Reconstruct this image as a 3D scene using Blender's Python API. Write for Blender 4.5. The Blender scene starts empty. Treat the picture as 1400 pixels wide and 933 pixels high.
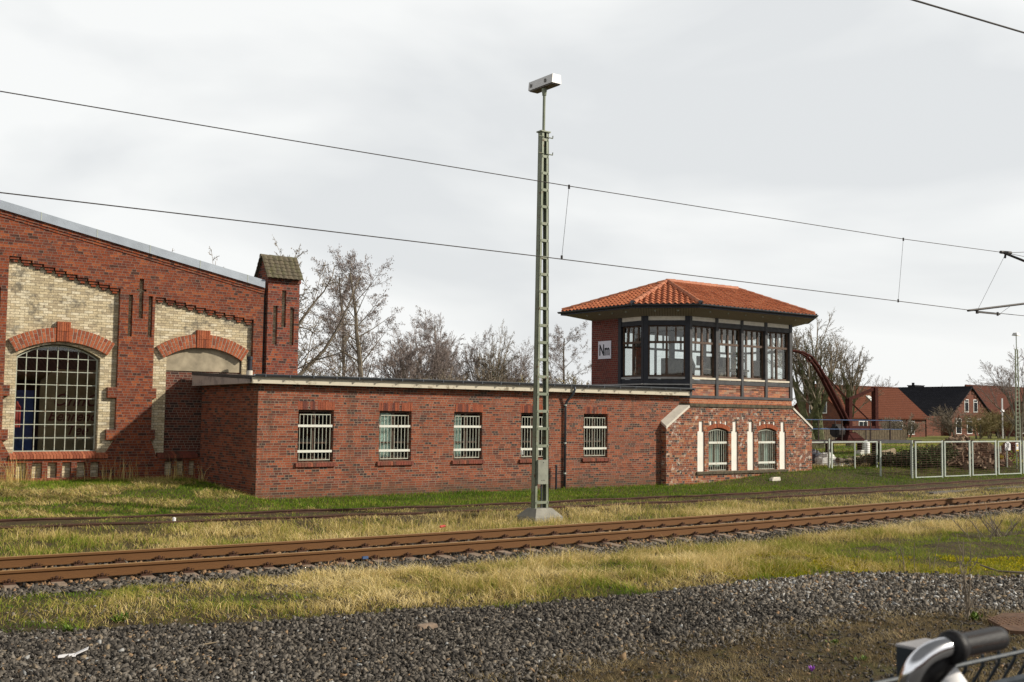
import bpy, math, random
import numpy as np
from mathutils import Vector
R=math.radians
scene=bpy.context.scene
COL=scene.collection
rng=np.random.default_rng(7)
random.seed(7)
# ------------------------------------------------------------------ camera
CAM=np.array([0,0,2.40])
RV=np.array([0.8059186818876339,-0.5919056651090152,0.011948296797165423])
UV_=np.array([-0.050019346536373285,-0.04796702871023034,0.9975957242935567])
FV=np.array([0.5899094364023795,0.8045786771774196,0.06826425913214547])
cd=bpy.data.cameras.new('camera'); cam=bpy.data.objects.new('camera',cd); COL.objects.link(cam)
from mathutils import Matrix
m=Matrix(((RV[0],UV_[0],-FV[0],0),(RV[1],UV_[1],-FV[1],0),(RV[2],UV_[2],-FV[2],2.40),(0,0,0,1)))
cam.matrix_world=m
cd.sensor_width=36; cd.lens=36*1500/1400; cd.clip_start=.05; cd.clip_end=3000
cd.dof.use_dof=True; cd.dof.focus_distance=26; cd.dof.aperture_fstop=9
scene.camera=cam
def ray(x,y): return (x-700)*RV-(y-466.5)*UV_+1500*FV
def pY(x,y,Y): d=ray(x,y); return CAM+d*(Y/d[1])
def pZ(x,y,Z): d=ray(x,y); return CAM+d*((Z-2.40)/d[2])
# ------------------------------------------------------------------ node helpers
class NT:
    def __init__(s,name):
        s.m=bpy.data.materials.new(name); s.m.use_nodes=True; s.t=s.m.node_tree; s.n=s.t.nodes; s.l=s.t.links
        s.b=s.n['Principled BSDF']; s.out=s.n['Material Output']
    def node(s,ty,**k):
        n=s.n.new(ty)
        for a,v in k.items(): setattr(n,a,v)
        return n
    def put(s,sock,v):
        if hasattr(v,'is_linked') or isinstance(v,bpy.types.NodeSocket): s.l.new(v,sock)
        else:
            if hasattr(sock.default_value,'__len__') and not hasattr(v,'__len__'): v=(v,)*len(sock.default_value)
            if hasattr(sock.default_value,'__len__') and len(sock.default_value)==4 and len(v)==3: v=(*v,1)
            sock.default_value=v
    def math(s,op,a,b=0,c=None,clamp=False):
        n=s.node('ShaderNodeMath',operation=op,use_clamp=clamp); s.put(n.inputs[0],a); s.put(n.inputs[1],b)
        if c is not None: s.put(n.inputs[2],c)
        return n.outputs[0]
    def mix(s,f,a,b,bt='MIX'):
        n=s.node('ShaderNodeMix',data_type='RGBA',blend_type=bt); s.put(n.inputs[0],f); s.put(n.inputs[6],a); s.put(n.inputs[7],b); return n.outputs[2]
    def noise(s,scale,detail=3,vec=None,rough=.55,dist=0):
        n=s.node('ShaderNodeTexNoise'); n.inputs['Scale'].default_value=scale; n.inputs['Detail'].default_value=detail
        n.inputs['Roughness'].default_value=rough; n.inputs['Distortion'].default_value=dist
        s.l.new(vec if vec is not None else s.pos(),n.inputs['Vector']); return n.outputs['Fac']
    def pos(s):
        if not hasattr(s,'_p'): s._g=s.node('ShaderNodeNewGeometry'); s._p=s._g.outputs['Position']
        return s._p
    def isl(s): s.pos(); return s._g.outputs['Random Per Island']
    def uv(s):
        if not hasattr(s,'_u'): s._u=s.node('ShaderNodeUVMap'); s._u.uv_map='UVMap'
        return s._u.outputs[0]
    def ramp(s,f,stops,interp='LINEAR'):
        n=s.node('ShaderNodeValToRGB'); cr=n.color_ramp; cr.interpolation=interp
        while len(cr.elements)>1: cr.elements.remove(cr.elements[-1])
        cr.elements[0].position=stops[0][0]; cr.elements[0].color=(*stops[0][1],1)
        for p,c in stops[1:]: e=cr.elements.new(p); e.color=(*c,1)
        s.l.new(f,n.inputs[0]); return n.outputs[0]
    def step(s,f,a,b): # smoothstep
        n=s.node('ShaderNodeMapRange',interpolation_type='SMOOTHSTEP'); s.put(n.inputs[0],f); n.inputs[1].default_value=a; n.inputs[2].default_value=b; return n.outputs[0]
    def bump(s,h,strength=.5,dist=.01):
        n=s.node('ShaderNodeBump'); n.inputs['Strength'].default_value=strength; n.inputs['Distance'].default_value=dist
        s.l.new(h,n.inputs['Height']); s.l.new(n.outputs[0],s.b.inputs['Normal'])
    def fin(s,col=None,rough=None,metal=None,spec=None):
        if col is not None: s.put(s.b.inputs['Base Color'],col)
        if rough is not None: s.put(s.b.inputs['Roughness'],rough)
        if metal is not None: s.put(s.b.inputs['Metallic'],metal)
        if spec is not None: s.put(s.b.inputs['Specular IOR Level'],spec)
        return s.m
def plain(name,col,rough=.7,metal=0,var=.25,sc=6,spec=.4,bump=.15):
    n=NT(name); f=n.noise(sc,4)
    d=tuple(c*(1-var) for c in col); l=tuple(min(1,c*(1+var)) for c in col)
    c=n.ramp(f,[(.3,d),(.7,l)])
    if bump: n.bump(n.noise(sc*6,3),bump,.01)
    return n.fin(c,rough,metal,spec)
def brick(name,cols,mortar,w=.25,h=.077,mw=.011,header='stretch',dirt=(.05,.045,.04),dirtamt=.35,extra=None,patch=.35,bump=.5,seed=0):
    n=NT(name); uv=n.uv(); sp=n.node('ShaderNodeSeparateXYZ'); n.l.new(uv,sp.inputs[0]); u,v=sp.outputs[0],sp.outputs[1]
    dn=n.node('ShaderNodeTexNoise'); dn.inputs['Scale'].default_value=9; n.l.new(uv,dn.inputs['Vector'])
    wob=n.math('MULTIPLY',n.math('SUBTRACT',dn.outputs['Fac'],.5),.012)
    v2=n.math('ADD',v,wob)
    rv=n.math('DIVIDE',v2,h); row=n.math('FLOOR',rv); fv=n.math('FRACT',rv)
    par=n.math('MODULO',n.math('ABSOLUTE',row),2)
    if header=='cross':
        ww=n.math('MULTIPLY_ADD',par,-w/2,w)      # odd rows are headers
        ru=n.math('ADD',n.math('DIVIDE',u,ww),n.math('MULTIPLY',row,.25))
    elif header=='wild':
        wn0=n.node('ShaderNodeTexWhiteNoise',noise_dimensions='1D'); n.l.new(row,wn0.inputs['W'])
        ww=w; ru=n.math('ADD',n.math('DIVIDE',u,w),n.math('MULTIPLY',wn0.outputs[0],3.7))
    else:
        ww=w; ru=n.math('ADD',n.math('DIVIDE',u,w),n.math('MULTIPLY',par,.5))
    cl=n.math('FLOOR',ru); fu=n.math('FRACT',ru)
    cid=n.node('ShaderNodeCombineXYZ'); n.l.new(cl,cid.inputs[0]); n.l.new(row,cid.inputs[1]); cid.inputs[2].default_value=seed
    if header=='wild': # some bricks split into two headers
        wn1=n.node('ShaderNodeTexWhiteNoise'); n.l.new(cid.outputs[0],wn1.inputs['Vector'])
        spl=n.math('GREATER_THAN',wn1.outputs[0],.62)
        fu2=n.math('MULTIPLY',fu,n.math('ADD',spl,1)); half=n.math('FLOOR',fu2); fu=n.math('FRACT',fu2)
        n.l.new(n.math('ADD',half,seed),cid.inputs[2]); ww=n.math('DIVIDE',w,n.math('ADD',spl,1))
    wn=n.node('ShaderNodeTexWhiteNoise'); n.l.new(cid.outputs[0],wn.inputs['Vector'])
    du=n.math('MULTIPLY',n.math('MINIMUM',fu,n.math('SUBTRACT',1,fu)),ww)
    dv=n.math('MULTIPLY',n.math('MINIMUM',fv,n.math('SUBTRACT',1,fv)),h)
    d=n.math('MINIMUM',du,dv)
    mask=n.step(d,mw*.35,mw*.75)  # 1 = brick
    k=len(cols); stops=[]; acc=0; tot=sum(c[0] for c in cols)
    for wt,c in cols: stops.append((acc/tot,c)); acc+=wt
    lowf=n.noise(.9,3)
    f=n.math('ADD',wn.outputs[0],n.math('MULTIPLY',n.math('SUBTRACT',lowf,.5),patch),clamp=True)
    c=n.ramp(f,stops,'CONSTANT')
    fine=n.noise(38,4)
    c=n.mix(1,c,n.ramp(fine,[(.25,(.55,.55,.55)),(.75,(1.35,1.35,1.35))]),'MULTIPLY')
    mc=n.mix(n.noise(2.2,3),tuple(x*.5 for x in mortar),tuple(min(1,x*1.35) for x in mortar))
    c=n.mix(mask,mc,c)
    dm=n.math('MULTIPLY',n.step(n.noise(1.1,5,rough=.7),.5,.75),dirtamt)
    c=n.mix(dm,c,dirt)
    if extra: c=extra(n,c,sp,u,v)
    hgt=n.math('ADD',n.math('MULTIPLY',mask,1),n.math('MULTIPLY',fine,.35)); n.bump(hgt,bump,.012)
    return n.fin(c,.88,0,.25)
M={}
def efflor(xa,xb,amt):
    def f(n,c,sp,u,v):
        mm=n.step(n.noise(5,5,rough=.7),.52,.66); b=n.step(n.noise(.8,2),.42,.6)
        lo=n.math('SUBTRACT',1,n.step(v,.9,2.2)); rg=n.step(u,xa,xb)
        return n.mix(n.math('MULTIPLY',n.math('MULTIPLY',mm,b),n.math('MULTIPLY',n.math('MULTIPLY',lo,rg),amt)),c,(.6,.56,.5))
    return f
def hutx(n,c,sp,u,v):
    c=efflor(21.5,25,.9)(n,c,sp,u,v)
    # damp dark foot of the wall
    lo=n.math('SUBTRACT',1,n.step(n.math('ADD',v,n.math('MULTIPLY',n.noise(1.3,3),.7)),.35,.95))
    st=n.node('ShaderNodeMapping'); st.inputs['Scale'].default_value=(3.2,3.2,.35); n.l.new(n.pos(),st.inputs[0]); run=n.step(n.noise(1.0,4,st.outputs[0],.65),.52,.72)
    c=n.mix(n.math('MULTIPLY',run,.38),c,(.065,.045,.032))
    return n.mix(n.math('MULTIPLY',lo,.55),c,(.07,.055,.035))
def sidex(n,c,sp,u,v):
    # yellow lichen patch on the side wall (u = -y there)
    g=n.math('ABSOLUTE',n.math('ADD',u,31.0)); g=n.math('SUBTRACT',1,n.step(g,.1,.42))
    m2=n.math('MULTIPLY',n.step(n.noise(4.5,3),.47,.56),g)
    zz=n.math('MULTIPLY',n.step(v,.3,.5),n.math('SUBTRACT',1,n.step(v,2.1,2.25)))
    return n.mix(n.math('MULTIPLY',m2,n.math('MULTIPLY',zz,.8)),c,(.42,.25,.02))
HC=[(3,(.26,.070,.033)),(3,(.205,.056,.029)),(2,(.145,.043,.026)),(1.2,(.090,.034,.027)),(.6,(.05,.028,.025)),(2,(.30,.085,.040)),(1.2,(.21,.072,.05)),(.5,(.065,.036,.032))]
M['brick_hut']=brick('brick_hut',HC,(.27,.21,.155),.235,.0685,.013,'wild',extra=hutx,patch=.3)
M['brick_hutside']=brick('brick_hutside',HC,(.20,.16,.125),.235,.0685,.011,'wild',extra=sidex,patch=.3)
FC=[(3,(.235,.056,.021)),(3,(.19,.045,.019)),(2,(.15,.036,.018)),(1,(.29,.08,.029)),(1,(.11,.031,.019)),(.4,(.065,.026,.018))]
M['brick_factory']=brick('brick_factory',FC,(.20,.155,.125),.25,.077,.011,'cross',dirtamt=.5)
M['brick_dark']=brick('brick_dark',[(2,(.13,.04,.026)),(2,(.10,.033,.024)),(2,(.17,.05,.03)),(1,(.05,.025,.022))],(.26,.21,.165),.25,.077,.012,'cross')
M['brick_sooty']=brick('brick_sooty',[(2,(.24,.055,.028)),(2,(.19,.045,.026)),(2,(.14,.036,.024)),(1,(.06,.026,.022)),(1,(.30,.075,.03))],(.22,.18,.15),.25,.077,.011,'cross',dirtamt=.6)
def creamx(n,c,sp,u,v):
    g=n.math('MULTIPLY',n.step(n.noise(2.2,5,rough=.75),.5,.66),n.step(v,.5,6))
    g=n.math('ADD',g,n.math('MULTIPLY',n.step(n.noise(7,4),.6,.7),.35),clamp=True)
    return n.mix(n.math('MULTIPLY',g,.72),c,(.10,.09,.075))
M['brick_cream']=brick('brick_cream',[(2,(.55,.46,.30)),(2,(.47,.39,.25)),(2,(.60,.52,.36)),(1,(.40,.33,.22)),(1,(.64,.57,.42))],(.17,.14,.10),.25,.077,.009,'stretch',dirtamt=.3,extra=creamx)
M['brick_lower']=brick('brick_lower',[(2,(.27,.075,.035)),(2,(.20,.06,.035)),(1.6,(.36,.11,.042)),(1.5,(.14,.05,.035)),(1.5,(.05,.033,.03)),(1,(.36,.18,.10))],(.33,.265,.20),.25,.077,.012,'cross',dirtamt=.35,
    extra=lambda n,c,sp,u,v: n.mix(n.math('MULTIPLY',n.math('MULTIPLY',n.step(n.noise(6,5,rough=.7),.54,.64),n.step(n.noise(1.1,2),.4,.55)),.75),c,(.58,.52,.44)),patch=.4)
M['brick_panel']=brick('brick_panel',[(2,(.40,.15,.085)),(2,(.32,.12,.08)),(2,(.46,.19,.10)),(1,(.24,.12,.10)),(1,(.20,.08,.05)),(1,(.36,.22,.15))],(.30,.24,.18),.25,.077,.009,'stretch')
M['brick_orange']=brick('brick_orange',[(2,(.46,.15,.065)),(2,(.40,.12,.05)),(1,(.30,.09,.045)),(1,(.5,.19,.09))],(.4,.32,.24),.13,.077,.012,'stretch')
M['brick_facet']=brick('brick_facet',[(2,(.19,.042,.03)),(2,(.16,.036,.028)),(1,(.13,.032,.026))],(.22,.17,.14),.25,.077,.012,'cross',dirtamt=.15)
M['brick_far']=brick('brick_far',[(2,(.19,.062,.036)),(2,(.15,.05,.032)),(1,(.10,.04,.03))],(.15,.11,.085),.25,.077,.01,'stretch',bump=.1)
def islandmat(name,stops,rough=.85,metal=0,fine=30,spec=.3):
    n=NT(name); c=n.ramp(n.isl(),stops)
    c=n.mix(1,c,n.ramp(n.noise(fine,4),[(.25,(.6,.6,.6)),(.75,(1.3,1.3,1.3))]),'MULTIPLY'); n.bump(n.noise(fine*2,3),.3,.008)
    return n.fin(c,rough,metal,spec)
M['voussoir']=islandmat('voussoir',[(0,(.22,.05,.025)),(.3,(.35,.10,.042)),(.6,(.29,.078,.034)),(.85,(.42,.13,.058)),(1,(.14,.04,.025))])
M['soldier']=islandmat('soldier',[(0,(.20,.05,.028)),(.4,(.30,.085,.04)),(.7,(.22,.062,.035)),(1,(.10,.036,.03))])
M['sill_brick']=islandmat('sill_brick',[(0,(.24,.065,.04)),(.5,(.16,.05,.035)),(.8,(.30,.10,.055)),(1,(.08,.04,.03))])
M['sill_orange']=islandmat('sill_orange',[(0,(.30,.085,.042)),(.5,(.40,.13,.065)),(1,(.24,.065,.034))])
M['mortar']=plain('mortar',(.34,.28,.22),.95)
M['plaster']=plain('plaster',(.30,.255,.18),.95,var=.3,sc=3)
M['white_plaster']=plain('white_plaster',(.80,.77,.70),.9,var=.06,sc=4)
M['stone']=plain('stone',(.62,.58,.50),.9,var=.12)
M['fascia']=NT('fascia')
n=M['fascia']; M['fascia']=n.fin(n.mix(n.step(n.noise(3,5,rough=.75),.52,.7),(.56,.51,.40),(.22,.18,.12)),.85)
n=NT('fascia_side'); M['fascia_side']=n.fin(n.mix(n.step(n.noise(2.4,6,rough=.75),.46,.6),(.42,.36,.33),(.27,.235,.22)),.9)
M['gutter']=plain('gutter',(.075,.085,.10),.45,.4,var=.2)
M['zinc']=plain('zinc',(.30,.335,.38),.45,.55,var=.12,sc=2)
M['felt']=plain('felt',(.09,.085,.08),.95)
M['timber_black']=plain('timber_black',(.014,.016,.024),.55,0,var=.3)
M['timber_grey']=plain('timber_grey',(.055,.055,.058),.7,0,var=.3)
M['frame_brown']=plain('frame_brown',(.085,.05,.032),.6,var=.35)
M['frame_light']=plain('frame_light',(.30,.24,.17),.7,var=.25)
M['white_panel']=plain('white_panel',(.78,.73,.62),.8,var=.1)
M['sillwhite']=plain('sillwhite',(.62,.56,.45),.8,var=.12)
M['ledge']=plain('ledge',(.34,.33,.32),.6,.2,var=.15)
n=NT('soffit'); sp=n.node('ShaderNodeSeparateXYZ'); n.l.new(n.uv(),sp.inputs[0])
fr=n.math('FRACT',n.math('DIVIDE',sp.outputs[0],.095)); M['soffit']=n.fin(n.mix(n.math('LESS_THAN',fr,.14),(.34,.30,.22),(.10,.085,.06)),.8)
M['moss_stone']=plain('moss_stone',(.085,.07,.045),.95,var=.5,sc=9)
n=NT('grille'); M['grille']=n.fin(n.mix(n.step(n.noise(9,5,rough=.75),.52,.68),(.38,.40,.33),(.20,.13,.08)),.6)
n=NT('grille_white'); M['grille_white']=n.fin(n.mix(n.step(n.noise(9,5,rough=.75),.55,.68),(.64,.65,.58),(.30,.19,.11)),.6)
M['steel_green']=NT('steel_green'); n=M['steel_green']
M['steel_green']=n.fin(n.mix(n.step(n.noise(7,5,rough=.7),.56,.68),n.ramp(n.noise(2,3),[(.3,(.16,.185,.13)),(.7,(.24,.265,.20))]),(.13,.065,.035)),.6,.2)
M['box_grey']=plain('box_grey',(.24,.25,.205),.6,.1,var=.15)
M['concrete']=plain('concrete',(.26,.25,.215),.95,var=.2,sc=4)
M['slab']=plain('slab',(.12,.105,.095),.95,var=.3,sc=6)
M['old_wood']=plain('old_wood',(.11,.085,.055),.95,var=.4,sc=3)
M['lamp_body']=plain('lamp_body',(.55,.54,.53),.35,.2,var=.05)
M['lamp_under']=plain('lamp_under',(.13,.12,.11),.5)
M['wire']=plain('wire',(.05,.045,.042),.6,.3)
n=NT('rail_rust'); g=n.noise(3,5); sv=n.node('ShaderNodeMapping'); sv.inputs['Scale'].default_value=(1.5,25,25); n.l.new(n.pos(),sv.inputs[0])
M['rail_rust']=n.fin(n.mix(n.noise(4,5,sv.outputs[0],.7),(.08,.034,.010),(.18,.080,.022)),.85,.1); 
n=NT('rail_head'); M['rail_head']=n.fin(n.mix(n.noise(6,4),(.30,.17,.06),(.42,.26,.11)),.5,.3)
M['rail_old']=plain('rail_old',(.075,.036,.024),.85,.1,var=.4)
M['clip']=plain('clip',(.06,.026,.014),.9,0,var=.4,sc=40)
M['sleeper']=plain('sleeper',(.25,.185,.135),.95,var=.3,sc=9)
M['sleeper_wood']=plain('sleeper_wood',(.10,.075,.055),.95,var=.4,sc=9)
M['chrome']=NT('chrome').fin((.80,.80,.83),.14,1.0)
M['rubber']=plain('rubber',(.014,.013,.014),.5,0,var=.3,sc=60,spec=.3)
M['anthracite']=plain('anthracite',(.022,.03,.038),.5,.2,var=.2)
M['anth_top']=plain('anth_top',(.33,.32,.33),.6,var=.2)
M['crane_red']=plain('crane_red',(.05,.013,.010),.9,var=.35,spec=.15)
M['crane_black']=plain('crane_black',(.02,.015,.014),.7)
M['rail_blue']=plain('rail_blue',(.06,.10,.20),.7,.0,spec=.15)
M['steel_brown']=plain('steel_brown',(.035,.02,.017),.8)
M['galv']=plain('galv',(.40,.44,.39),.6,.0,var=.12)
M['paper']=plain('paper',(.82,.81,.82),.8,var=.03,bump=0)
M['tarp']=plain('tarp',(.62,.61,.58),.6,var=.2)
M['tarp_dark']=plain('tarp_dark',(.045,.05,.065),.6,var=.3)
M['tarp_blue']=plain('tarp_blue',(.05,.14,.33),.6)
M['log']=plain('log',(.30,.235,.15),.9,var=.3,sc=10)
M['redtape']=plain('redtape',(.5,.03,.03),.6)
M['yellow']=plain('yellow',(.6,.42,.03),.6)
M['purple']=plain('purple',(.42,.12,.62),.6)
M['ink']=plain('ink',(.012,.012,.018),.7,bump=0)
M['signwhite']=plain('signwhite',(.74,.72,.80),.5,var=.03,bump=0)
M['curtain']=plain('curtain',(.66,.80,.76),.85,var=.12,sc=3)
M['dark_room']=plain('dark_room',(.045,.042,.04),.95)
M['room']=plain('room',(.20,.18,.15),.9)
M['cream_board']=plain('cream_board',(.36,.27,.15),.7,var=.1)
M['blue_board']=plain('blue_board',(.04,.08,.28),.6)
M['red_board']=plain('red_board',(.35,.05,.04),.6)
M['maroon']=plain('maroon',(.14,.03,.025),.6,bump=0)
M['yellow_board']=plain('yellow_board',(.32,.24,.05),.7)
M['rust_plate']=plain('rust_plate',(.12,.065,.038),.9,var=.3,sc=12)
M['asphalt']=plain('asphalt',(.05,.05,.05),.95,var=.2,sc=30)
M['bark']=plain('bark',(.15,.125,.095),.95,var=.4,sc=4,bump=0)
M['straw']=islandmat('straw',[(0,(.5,.38,.17)),(1,(.75,.62,.32))])
M['bark_green']=plain('bark_green',(.12,.12,.06),.95,var=.4,sc=4,bump=0)
M['twig']=plain('twig',(.21,.17,.155),.95,var=.3,sc=3,bump=0)
M['twig_brown']=plain('twig_brown',(.20,.165,.125),.95,var=.3,sc=3,bump=0)
M['birch']=plain('birch',(.30,.27,.23),.9,var=.4,sc=3,bump=0)
M['ivy']=islandmat('ivy',[(0,(.03,.045,.012)),(.5,(.06,.085,.02)),(1,(.10,.12,.035))],.7)
M['weed']=islandmat('weed',[(0,(.06,.12,.015)),(.6,(.12,.20,.02)),(1,(.22,.26,.05))],.6)
M['evergreen']=islandmat('evergreen',[(0,(.025,.035,.015)),(.5,(.05,.065,.022)),(1,(.10,.11,.04))],.8)
M['shrub_leaf']=islandmat('shrub_leaf',[(0,(.14,.12,.05)),(.5,(.24,.20,.08)),(1,(.18,.12,.06))],.8)
M['rubble']=islandmat('rubble',[(0,(.12,.07,.045)),(.4,(.20,.14,.09)),(.75,(.15,.075,.045)),(1,(.30,.22,.15))])
M['redheap']=islandmat('redheap',[(0,(.13,.045,.03)),(.6,(.19,.065,.04)),(1,(.09,.04,.03))])
# glass
def glass(name,tint,refl=1.0,tr=.9):
    n=NT(name); n.n.remove(n.b)
    tb=n.node('ShaderNodeBsdfTransparent'); tb.inputs[0].default_value=(*[t*tr for t in tint],1)
    gb=n.node('ShaderNodeBsdfGlossy'); gb.inputs['Roughness'].default_value=.015
    fz=n.node('ShaderNodeLayerWeight'); fz.inputs[0].default_value=.5
    f=n.math('MULTIPLY',n.math('ADD',n.math('MULTIPLY',n.math('POWER',fz.outputs['Facing'],4),.95),.045),refl,clamp=True)
    nb=n.node('ShaderNodeBump'); nb.inputs['Strength'].default_value=.02; nb.inputs['Distance'].default_value=.03
    n.l.new(n.noise(.9,2),nb.inputs['Height']); n.l.new(nb.outputs[0],gb.inputs['Normal'])
    mx=n.node('ShaderNodeMixShader'); n.l.new(f,mx.inputs[0]); n.l.new(tb.outputs[0],mx.inputs[1]); n.l.new(gb.outputs[0],mx.inputs[2]); n.l.new(mx.outputs[0],n.out.inputs[0])
    return n.m
M['glass']=glass('glass',(.96,.98,.97),1.4,.97)
M['glass_dusty']=glass('glass_dusty',(.97,.98,.97),1.3,.96)
# roof tiles
def tile(name,stops,dark):
    n=NT(name); c=n.ramp(n.isl(),stops)
    c=n.mix(1,c,n.ramp(n.noise(14,4),[(.3,(.75,.75,.75)),(.7,(1.15,1.15,1.15))]),'MULTIPLY')
    c=n.mix(n.math('MULTIPLY',n.step(n.noise(2.2,5,rough=.7),.55,.75),.4),c,dark)
    return n.fin(c,.7,0,.35)
M['pantile']=tile('pantile',[(0,(.34,.095,.042)),(.35,(.46,.145,.062)),(.7,(.40,.12,.052)),(1,(.52,.19,.09))],(.20,.095,.06))
M['cap_tile']=tile('cap_tile',[(0,(.40,.14,.075)),(1,(.48,.19,.10))],(.2,.1,.06))
M['moss_tile']=tile('moss_tile',[(0,(.085,.075,.05)),(.5,(.13,.105,.07)),(1,(.10,.095,.05))],(.13,.12,.02))
def fartile(name,a,b):
    n=NT(name); sp=n.node('ShaderNodeSeparateXYZ'); n.l.new(n.uv(),sp.inputs[0])
    fr=n.math('FRACT',n.math('DIVIDE',sp.outputs[1],.42)); fu=n.math('FRACT',n.math('DIVIDE',sp.outputs[0],.32))
    c=n.mix(n.noise(1.2,5,rough=.7),a,b); c=n.mix(n.math('MULTIPLY',n.math('LESS_THAN',fr,.22),.55),c,tuple(x*.35 for x in a))
    n.bump(n.math('ADD',n.math('MULTIPLY',fr,1),n.math('SINE',n.math('MULTIPLY',fu,6.28))),.6,.05)
    return n.fin(c,.95,0,.1)
M['far_red']=fartile('far_red',(.105,.036,.022),(.16,.058,.034)); M['far_black']=fartile('far_black',(.018,.018,.022),(.04,.04,.048)); M['far_brown']=fartile('far_brown',(.09,.036,.026),(.13,.052,.036))
M['white_paint']=plain('white_paint',(.78,.78,.76),.6,var=.05,bump=0)
M['win_dark']=plain('win_dark',(.02,.025,.03),.12,0,var=.2,spec=.6,bump=0)
# ground
def groundmat():
    n=NT('ground_soil'); at=n.node('ShaderNodeAttribute'); at.attribute_name='stony'
    a=n.ramp(n.noise(2.2,6,rough=.7),[(.3,(.035,.026,.015)),(.5,(.085,.062,.034)),(.64,(.075,.07,.022)),(.8,(.13,.10,.055))])
    far=n.node('ShaderNodeSeparateXYZ'); n.l.new(n.pos(),far.inputs[0])
    fy=n.step(far.outputs[1],29.5,34)
    fld=n.ramp(n.noise(.25,6,rough=.65),[(.32,(.09,.105,.018)),(.5,(.14,.15,.03)),(.62,(.26,.20,.08)),(.8,(.18,.14,.06))])
    c=n.mix(fy,a,fld); c=n.mix(at.outputs['Fac'],c,n.ramp(n.noise(45,5,rough=.8),[(.35,(.016,.014,.013)),(.65,(.05,.044,.038))])); n.bump(n.noise(25,6,rough=.75),.8,.04)
    return n.fin(c,.95,0,.2)
M['ground']=groundmat()
def attrmat(name,stops,rough=.8,tr=True):
    n=NT(name); at=n.node('ShaderNodeAttribute'); at.attribute_name='tone'
    c=n.ramp(at.outputs['Fac'],stops)
    n.fin(c,rough,0,.25)
    if tr:
        t=n.node('ShaderNodeBsdfTranslucent'); n.l.new(c,t.inputs[0]); mx=n.node('ShaderNodeMixShader'); mx.inputs[0].default_value=.3
        n.l.new(n.b.outputs[0],mx.inputs[1]); n.l.new(t.outputs[0],mx.inputs[2]); n.l.new(mx.outputs[0],n.out.inputs[0])
    return n.m
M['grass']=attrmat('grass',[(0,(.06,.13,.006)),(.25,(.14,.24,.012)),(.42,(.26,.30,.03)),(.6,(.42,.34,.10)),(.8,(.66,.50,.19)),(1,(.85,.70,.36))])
M['dead_grass']=attrmat('dead_grass',[(0,(.07,.09,.02)),(.3,(.13,.095,.045)),(.6,(.26,.19,.09)),(1,(.48,.38,.21))])
M['moss']=attrmat('moss',[(0,(.20,.21,.010)),(.5,(.38,.33,.012)),(1,(.55,.45,.02))])
M['gravel']=attrmat('gravel',[(0,(.028,.024,.021)),(.3,(.075,.066,.056)),(.55,(.135,.118,.098)),(.75,(.20,.18,.155)),(.84,(.25,.19,.12)),(.90,(.28,.17,.09)),(.94,(.26,.26,.25)),(1,(.42,.42,.41))],.8,False)
# ------------------------------------------------------------------ mesh builder
OFF={}
def link(o,parent=None):
    COL.objects.link(o)
    if parent is not None: o.parent=parent
    return o
def props(o,label=None,cat=None,group=None,kind=None):
    if label: o['label']=label
    if cat: o['category']=cat
    if group: o['group']=group
    if kind: o['kind']=kind
    return o
def thing(name,loc,label,cat,group=None,rz=0):
    o=bpy.data.objects.new(name,None); o.empty_display_size=.2; COL.objects.link(o); o.location=loc; o.rotation_euler=(0,0,rz)
    OFF[o.name]=Vector(loc) if rz==0 else Vector((0,0,0))
    return props(o,label,cat,group)
class Fr:
    """local frame on a wall: s along the wall, d outward, z up"""
    def __init__(f,p,q):
        p=np.array(p,float);q=np.array(q,float);f.p=p;t=(q-p);f.L=float(np.hypot(*t));f.t=t/f.L;f.n=np.array([f.t[1],-f.t[0]])
    def __call__(f,s,d,z): a=f.p+f.t*s+f.n*d; return (a[0],a[1],z)
ID=lambda x,y,z:(x,y,z)
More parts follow.
